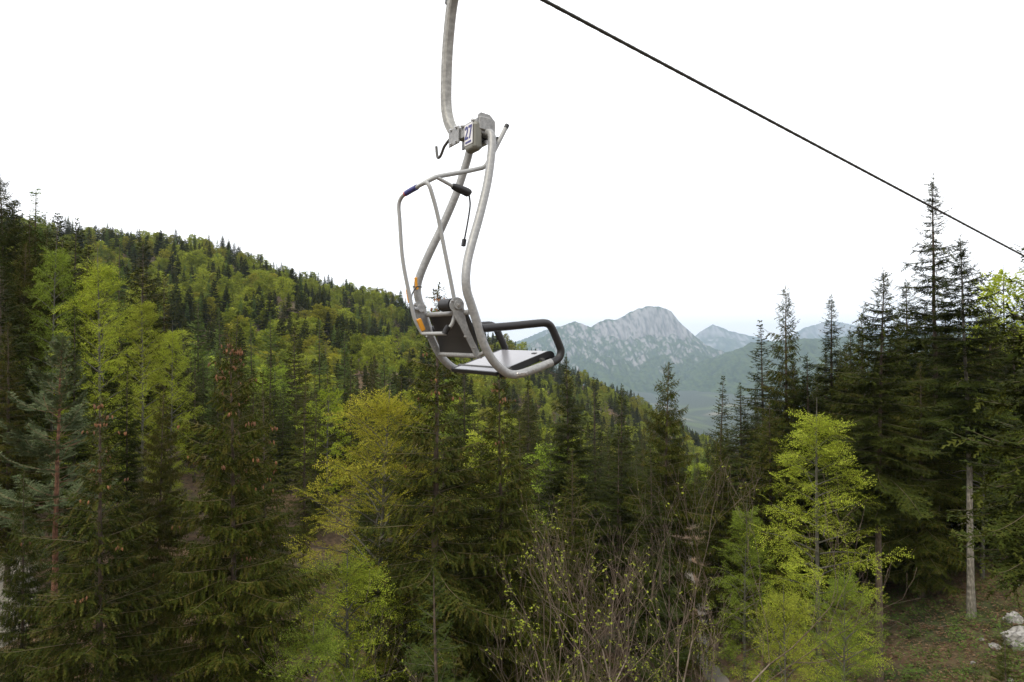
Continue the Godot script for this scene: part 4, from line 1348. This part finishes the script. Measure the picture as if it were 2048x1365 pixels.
func describe(kind: String, tone: String, h: float, wide: float, at: Vector3, place := "in the ravine wood") -> String:
	var best: Array = named[0]
	for q in named:
		if (q[0] as Vector3).distance_squared_to(at) < (best[0] as Vector3).distance_squared_to(at):
			best = q
	return "%s %s %s %s %s near the %s" % ["short" if h < 11.0 else "middling" if h < 17.0 else "tall", "slim" if wide < 1.0 else "broad" if wide > 1.1 else "regular", tone, kind, place, best[1]]

func make_filling() -> void:
	var count := {"spruce": 0, "fir": 0, "larch": 0, "beech": 0}
	for i in 1500:
		var d := 26.0 + 150.0 * pow(rng.randf(), 0.8)
		var u := rng.randf_range(-0.88, 0.9)
		var x := u * d
		if absf(x - path_x(d)) < 2.2 + 0.03 * d and d < 130.0:
			continue
		var clear := true
		for p in planted:
			if Vector2(p[0] - x, p[1] - d).length() < 2.3 + 0.012 * d:
				clear = false
				break
		if not clear:
			continue
		var px := CENTRE_X + u * FOCAL
		# keep the litter slope at the right edge open
		if d < 42.0 and px > 1500.0:
			continue
		if d < 33.0 and px > 560.0:
			continue
		if d < 52.0 and px > 80.0 and px < 400.0:
			continue
		var foot := land(x, d)
		var most := spot(px, curve_at(roof, px) + rng.randf_range(0.0, 70.0), d).y - foot
		var h := minf(rng.randf_range(14.0, 25.0), most)
		if h < 6.0:
			continue
		planted.append([x, d, 1.5])
		var at := Vector3(x, foot, -d)
		var pick := rng.randf()
		var kind := "spruce" if pick < 0.46 else "fir" if pick < 0.76 else "beech" if pick < 0.9 else "larch"
		if kind == "larch" and (u > -0.1 or d < 60.0):
			kind = "spruce"
		if kind == "beech" and (u > 0.1 or d < 40.0):
			kind = "fir"
		if kind == "beech":
			h = minf(h, 13.0)
		var lod := 0 if d < 34.0 and kind != "larch" else 1
		count[kind] += 1
		if kind in ["spruce", "fir"]:
			if count[kind] > 215:
				kind = "fir" if kind == "spruce" else "spruce"
			var tone := rng.randi() % 5
			var wide := rng.randf_range(0.9, 1.2)
			plant(kind, lod, rng.randi() % 3, at, h, wide, needle_tints[tone], mats.bark, describe(kind, ["deep green", "blackish", "olive", "cool green", "brownish"][tone], h, wide, at), "%ss in the ravine wood" % kind, rng.randf() * TAU)
		elif kind == "larch":
			plant(kind, 1, rng.randi() % 2, at, h, rng.randf_range(1.0, 1.3), mats.larch, mats.bark, describe("larch", "light green", h, 1.05, at), "larches in the ravine wood", rng.randf() * TAU)
		else:
			plant(kind, lod, rng.randi() % 3, at, h, rng.randf_range(0.8, 1.1), leaf_tints[[2, 2, 3, 2, 0][rng.randi() % 5]], mats.beech_bark, describe("beech", "leafy green", h, 1.05, at), "beeches in the ravine wood", rng.randf() * TAU)
	print("filling ", count)

func make_hillside() -> void:
	# jittered grid over the wooded hill; the nearest stand as trees of their own, the rest is the far wood
	var spots := []
	var d := 150.0
	while d < 700.0:
		var step := lerpf(6.0, 7.4, clampf((d - 150.0) / 300.0, 0, 1))
		var x := -0.92 * d - 20.0
		while x < 0.34 * d + 10.0:
			var px := x + rng.randf_range(-0.5, 0.5) * step
			var pd := d + rng.randf_range(-0.5, 0.5) * step
			x += step
			var k := crest_near(px, pd)
			if k.z > 0.0 and k.y > 22.0:
				continue
			if rng.randf() < 0.1:
				continue
			# a cleared strip and a small landslip scar
			if Vector2((px + 236.0) / 9.0, (pd - 517.0) / 18.0).length() < 1.0 or Vector2((px + 262.0) / 7.0, (pd - 400.0) / 16.0).length() < 1.0:
				continue
			spots.append(Vector2(px, pd))
		d += step
	var mixing := FastNoiseLite.new()
	mixing.seed = 3
	mixing.frequency = 0.02
	var far_lists := {}
	var count := {"conifer": 0, "broadleaf": 0}
	spots.sort_custom(func(a, b): return a.y < b.y)
	for s: Vector2 in spots:
		var foot := land(s.x, s.y)
		var px := CENTRE_X + s.x / s.y * FOCAL
		var mix := mixing.get_noise_2d(s.x, s.y) + rng.randf_range(-0.42, 0.42)
		var kc: Vector3 = crest_near(s.x, s.y)
		if kc.y < 25.0:
			mix -= 0.12
		var conifer_here := mix < 0.05
		var h := rng.randf_range(11.0, 19.0) if conifer_here else rng.randf_range(9.0, 15.0)
		var most := spot(px, curve_at(roof, px) - 60.0 + rng.randf_range(-30, 40), s.y).y - foot if s.y < 230.0 else 99.0
		h = minf(h, most)
		h = maxf(h, 6.0)
		if kc.y < 25.0 and conifer_here:
			h *= 0.72
		var kind := "spruce" if conifer_here and rng.randf() < 0.8 else "larch" if conifer_here else "beech"
		var bucket := "conifer" if conifer_here else "broadleaf"
		var tint := rng.randi() % 5
		var at := Vector3(s.x, foot, -s.y)
		var turn := rng.randf() * TAU
		var variant := rng.randi() % 3
		var wide := rng.randf_range(1.0, 1.35) if conifer_here else rng.randf_range(1.0, 1.4)
		if count[bucket] < (30 if conifer_here else 150):
			count[bucket] += 1
			var lod := 1 if s.y < 300.0 else 2
			if kind == "beech":
				plant(kind, lod, variant, at, h, wide, leaf_tints[[0, 1, 2, 3, 4, 5][rng.randi() % 6]], mats.beech_bark, "small yellow-green broadleaf tree on the lower face of the wooded hill", "broadleaf trees on the hillside", turn)
			else:
				plant(kind, lod, variant, at, h, wide, mats.larch if kind == "larch" else needle_tints[tint], mats.bark, "small %s on the lower face of the wooded hill" % ("light green larch" if kind == "larch" else "dark spruce"), "larches on the hillside" if kind == "larch" else "spruces on the hillside", turn)
			continue
		var key := "%s%d" % [kind, variant % kinds[kind + "2"].size()]
		if not far_lists.has(key):
			far_lists[key] = []
		var k := h / (14.0 if kind == "beech" else 20.0)
		var tone := Color(1, 1, 1) * rng.randf_range(0.6, 1.0)
		if kind == "beech":
			var r := rng.randf()
			if r < 0.2: tone = Color(0.95, 0.82, 0.8) * rng.randf_range(0.65, 0.9)
			elif r < 0.55: tone = Color(0.85, 0.88, 0.8) * rng.randf_range(0.55, 0.9)
		far_lists[key].append([Transform3D(Basis(Vector3.UP, turn).scaled(Vector3(k * wide, k, k * wide)), at - Vector3(0, 0.3, 0)), tone])
	for key: String in far_lists:
		var kind: String = key.substr(0, key.length() - 1)
		var v: Dictionary = kinds[kind + "2"][int(key.right(1))]
		var mm := MultiMesh.new()
		mm.transform_format = MultiMesh.TRANSFORM_3D
		mm.use_colors = true
		mm.mesh = v.crown
		mm.instance_count = far_lists[key].size()
		for i in mm.instance_count:
			mm.set_instance_transform(i, far_lists[key][i][0])
			mm.set_instance_color(i, far_lists[key][i][1])
		var o := MultiMeshInstance3D.new()
		o.name = numbered({"spruce": "far_spruce_wood", "larch": "far_larch_wood", "beech": "far_broadleaf_wood"}[kind])
		o.multimesh = mm
		o.material_override = needle_tints[2] if kind == "spruce" else mats.larch if kind == "larch" else leaf_tints[0]
		add_child(o)
		tag(o, {"spruce": "dark spruces scattered through the wooded hill up to its crest", "larch": "pale green larches scattered through the wooded hill", "beech": "yellow-green and brownish broadleaf crowns covering the wooded hill"}[kind], "wood", "woods of the far hill", "stuff")
	print("hillside ", spots.size(), count)

func make_floor_things() -> void:
	# gravel path in the gap and the gravel road at the left edge
	var line := []
	for d in [26.0, 30.0, 34.0, 38.0, 44.0, 52.0, 62.0, 75.0, 90.0, 110.0]:
		line.append(Vector3(path_x(d) + 0.5 * sin(d * 0.4), 0, -d))
	strip("path", line, 1.15, mats.gravel)
	line = []
	for q in [[-37.0, 20.0], [-26.3, 28.0], [-26.0, 32.0], [-30.5, 36.0], [-42.0, 40.0]]:
		line.append(Vector3(q[0], 0, -q[1]))
	strip("road", line, 3.3, mats.gravel)
	# pale limestone on the litter slope
	rock(2040, 1195, 30.0, Vector3(1.5, 1.3, 1.2), "large pale limestone boulder on the litter slope at the wood's edge")
	rock(2028, 1150, 32.0, Vector3(0.8, 0.7, 0.7), "pale rock just uphill of the large limestone boulder")
	rock(1990, 1222, 30.5, Vector3(0.55, 0.3, 0.45), "flat pale stone beside the large limestone boulder")
	rock(1891, 1327, 29.0, Vector3(0.4, 0.38, 0.35), "round whitish stone below the pale-trunked fir")
	for q in [[2030, 965, 44.0, 1.4], [2015, 935, 46.0, 1.0], [2046, 1010, 40.0, 0.9]]:
		rock(q[0], q[1], q[2], Vector3(q[3] * 1.3, q[3], q[3]), "grey-white outcrop rock under the green beech sprays", "outcrop rocks by the green beech")
	for q in [[1828, 1352, 28.5], [1850, 1356, 28.0], [1947, 1297, 30.0], [1965, 1248, 31.5], [2021, 1302, 28.0], [2018, 1313, 27.6], [1985, 1345, 27.0], [2040, 1335, 26.5], [1905, 1345, 28.0], [2035, 1085, 35.0]]:
		rock(q[0], q[1], q[2], Vector3(0.22, 0.16, 0.2) * rng.randf_range(0.8, 1.6), "small pale stone lying in the brown leaf litter", "small stones in the litter")
	# fallen sticks
	for q in [[1875, 1112, 34.0, 1.3, 0.5], [1960, 1190, 32.0, 1.6, 1.4], [1860, 1300, 29.5, 1.1, 2.4], [2000, 1270, 29.0, 1.4, 0.2], [1940, 1335, 28.0, 0.9, 1.9]]:
		var p := spot(q[0], q[1], q[2])
		var a := Vector3(p.x, land(p.x, q[2]) + 0.03, -q[2])
		var b: Vector3 = a + Vector3(cos(q[4]), 0, sin(q[4])) * q[3]
		b.y = land(b.x, -b.z) + 0.04
		var s := Shape.new()
		var mid := a.lerp(b, 0.5) + Vector3(0.05, 0.06, 0.04)
		s.tube([a, mid, b], [0.022, 0.018, 0.008], 6, Color.WHITE)
		tag(obj("fallen_branch", s.mesh(), mats.dead_bark, self), "pale dead stick lying on the litter slope", "stick", "sticks on the litter slope")
	# ground cover: grass tufts, low sprigs and fallen leaves
	var tuft := Shape.new()
	for k in 14:
		var a := rng.randf() * TAU
		var r := rng.randf_range(0.0, 0.09)
		var p := Vector3(cos(a) * r, 0, sin(a) * r)
		var e := p + Vector3(cos(a) * rng.randf_range(0.04, 0.16), rng.randf_range(0.1, 0.26), sin(a) * rng.randf_range(0.04, 0.16))
		var sd := Vector3(-sin(a), 0, cos(a)) * 0.008
		tuft.tri(p - sd, p + sd, e, Color(0.16, 0.21, 0.06) * rng.randf_range(0.7, 1.3))
	var litter := Shape.new()
	for k in 16:
		var p := Vector3(rng.randf_range(-0.25, 0.25), rng.randf_range(0.005, 0.04), rng.randf_range(-0.25, 0.25))
		var a := rng.randf() * TAU
		var f := Vector3(cos(a), rng.randf_range(-0.3, 0.3), sin(a)) * 0.05
		var g := Vector3(-sin(a), rng.randf_range(-0.4, 0.4), cos(a)) * 0.022
		var col := [Color(0.34, 0.2, 0.11), Color(0.46, 0.3, 0.18), Color(0.24, 0.14, 0.08), Color(0.56, 0.42, 0.28)][rng.randi() % 4] as Color
		litter.tri(p - f, p + g, p + f, col); litter.tri(p - f, p + f, p - g, col)
	var sprig := Shape.new()
	for k in 26:
		var a := rng.randf() * TAU
		var p := Vector3(cos(a), 0, sin(a)) * rng.randf_range(0.0, 0.3) + Vector3(0, rng.randf_range(0.1, 0.5), 0)
		var f := Vector3(cos(a), rng.randf_range(-0.3, 0.5), sin(a)) * 0.06
		var g := Vector3(-sin(a), 0, cos(a)) * 0.025
		sprig.tri(p, p + f + g, p + f * 2.0, Color(0.2, 0.32, 0.06) * rng.randf_range(0.6, 1.2)); sprig.tri(p, p + f * 2.0, p + f - g, Color(0.18, 0.28, 0.06))
	for q in [["grass", tuft.mesh(), 3500, "short green grass tufts growing through the leaf litter", "grass"], ["leaf_litter", litter.mesh(), 14000, "brown fallen leaves covering the forest floor", "leaves"], ["undergrowth", sprig.mesh(), 3000, "low leafy undergrowth on the forest floor", "undergrowth"]]:
		var mm := MultiMesh.new()
		mm.transform_format = MultiMesh.TRANSFORM_3D
		mm.mesh = q[1]
		var places := []
		while places.size() < q[2]:
			var dd := 20.0 + 45.0 * pow(rng.randf(), 1.2)
			var x := rng.randf_range(-0.86, 0.92) * dd
			if rng.randf() < 0.6:
				x = rng.randf_range(0.25, 0.92) * dd
			if absf(x - path_x(dd)) < 0.9:
				continue
			if q[0] == "grass" and fine_noise.get_noise_2d(x * 4.0, dd * 4.0) < 0.0:
				continue
			places.append(Transform3D(Basis(Vector3.UP, rng.randf() * TAU).scaled(Vector3.ONE * rng.randf_range(0.7, 1.5)), Vector3(x, land(x, dd) + 0.02, -dd)))
		mm.instance_count = places.size()
		for i in places.size():
			mm.set_instance_transform(i, places[i])
		var o := MultiMeshInstance3D.new()
		o.name = numbered(q[0])
		o.multimesh = mm
		o.material_override = mats.grass
		add_child(o)
		tag(o, q[3], q[4], "", "stuff")
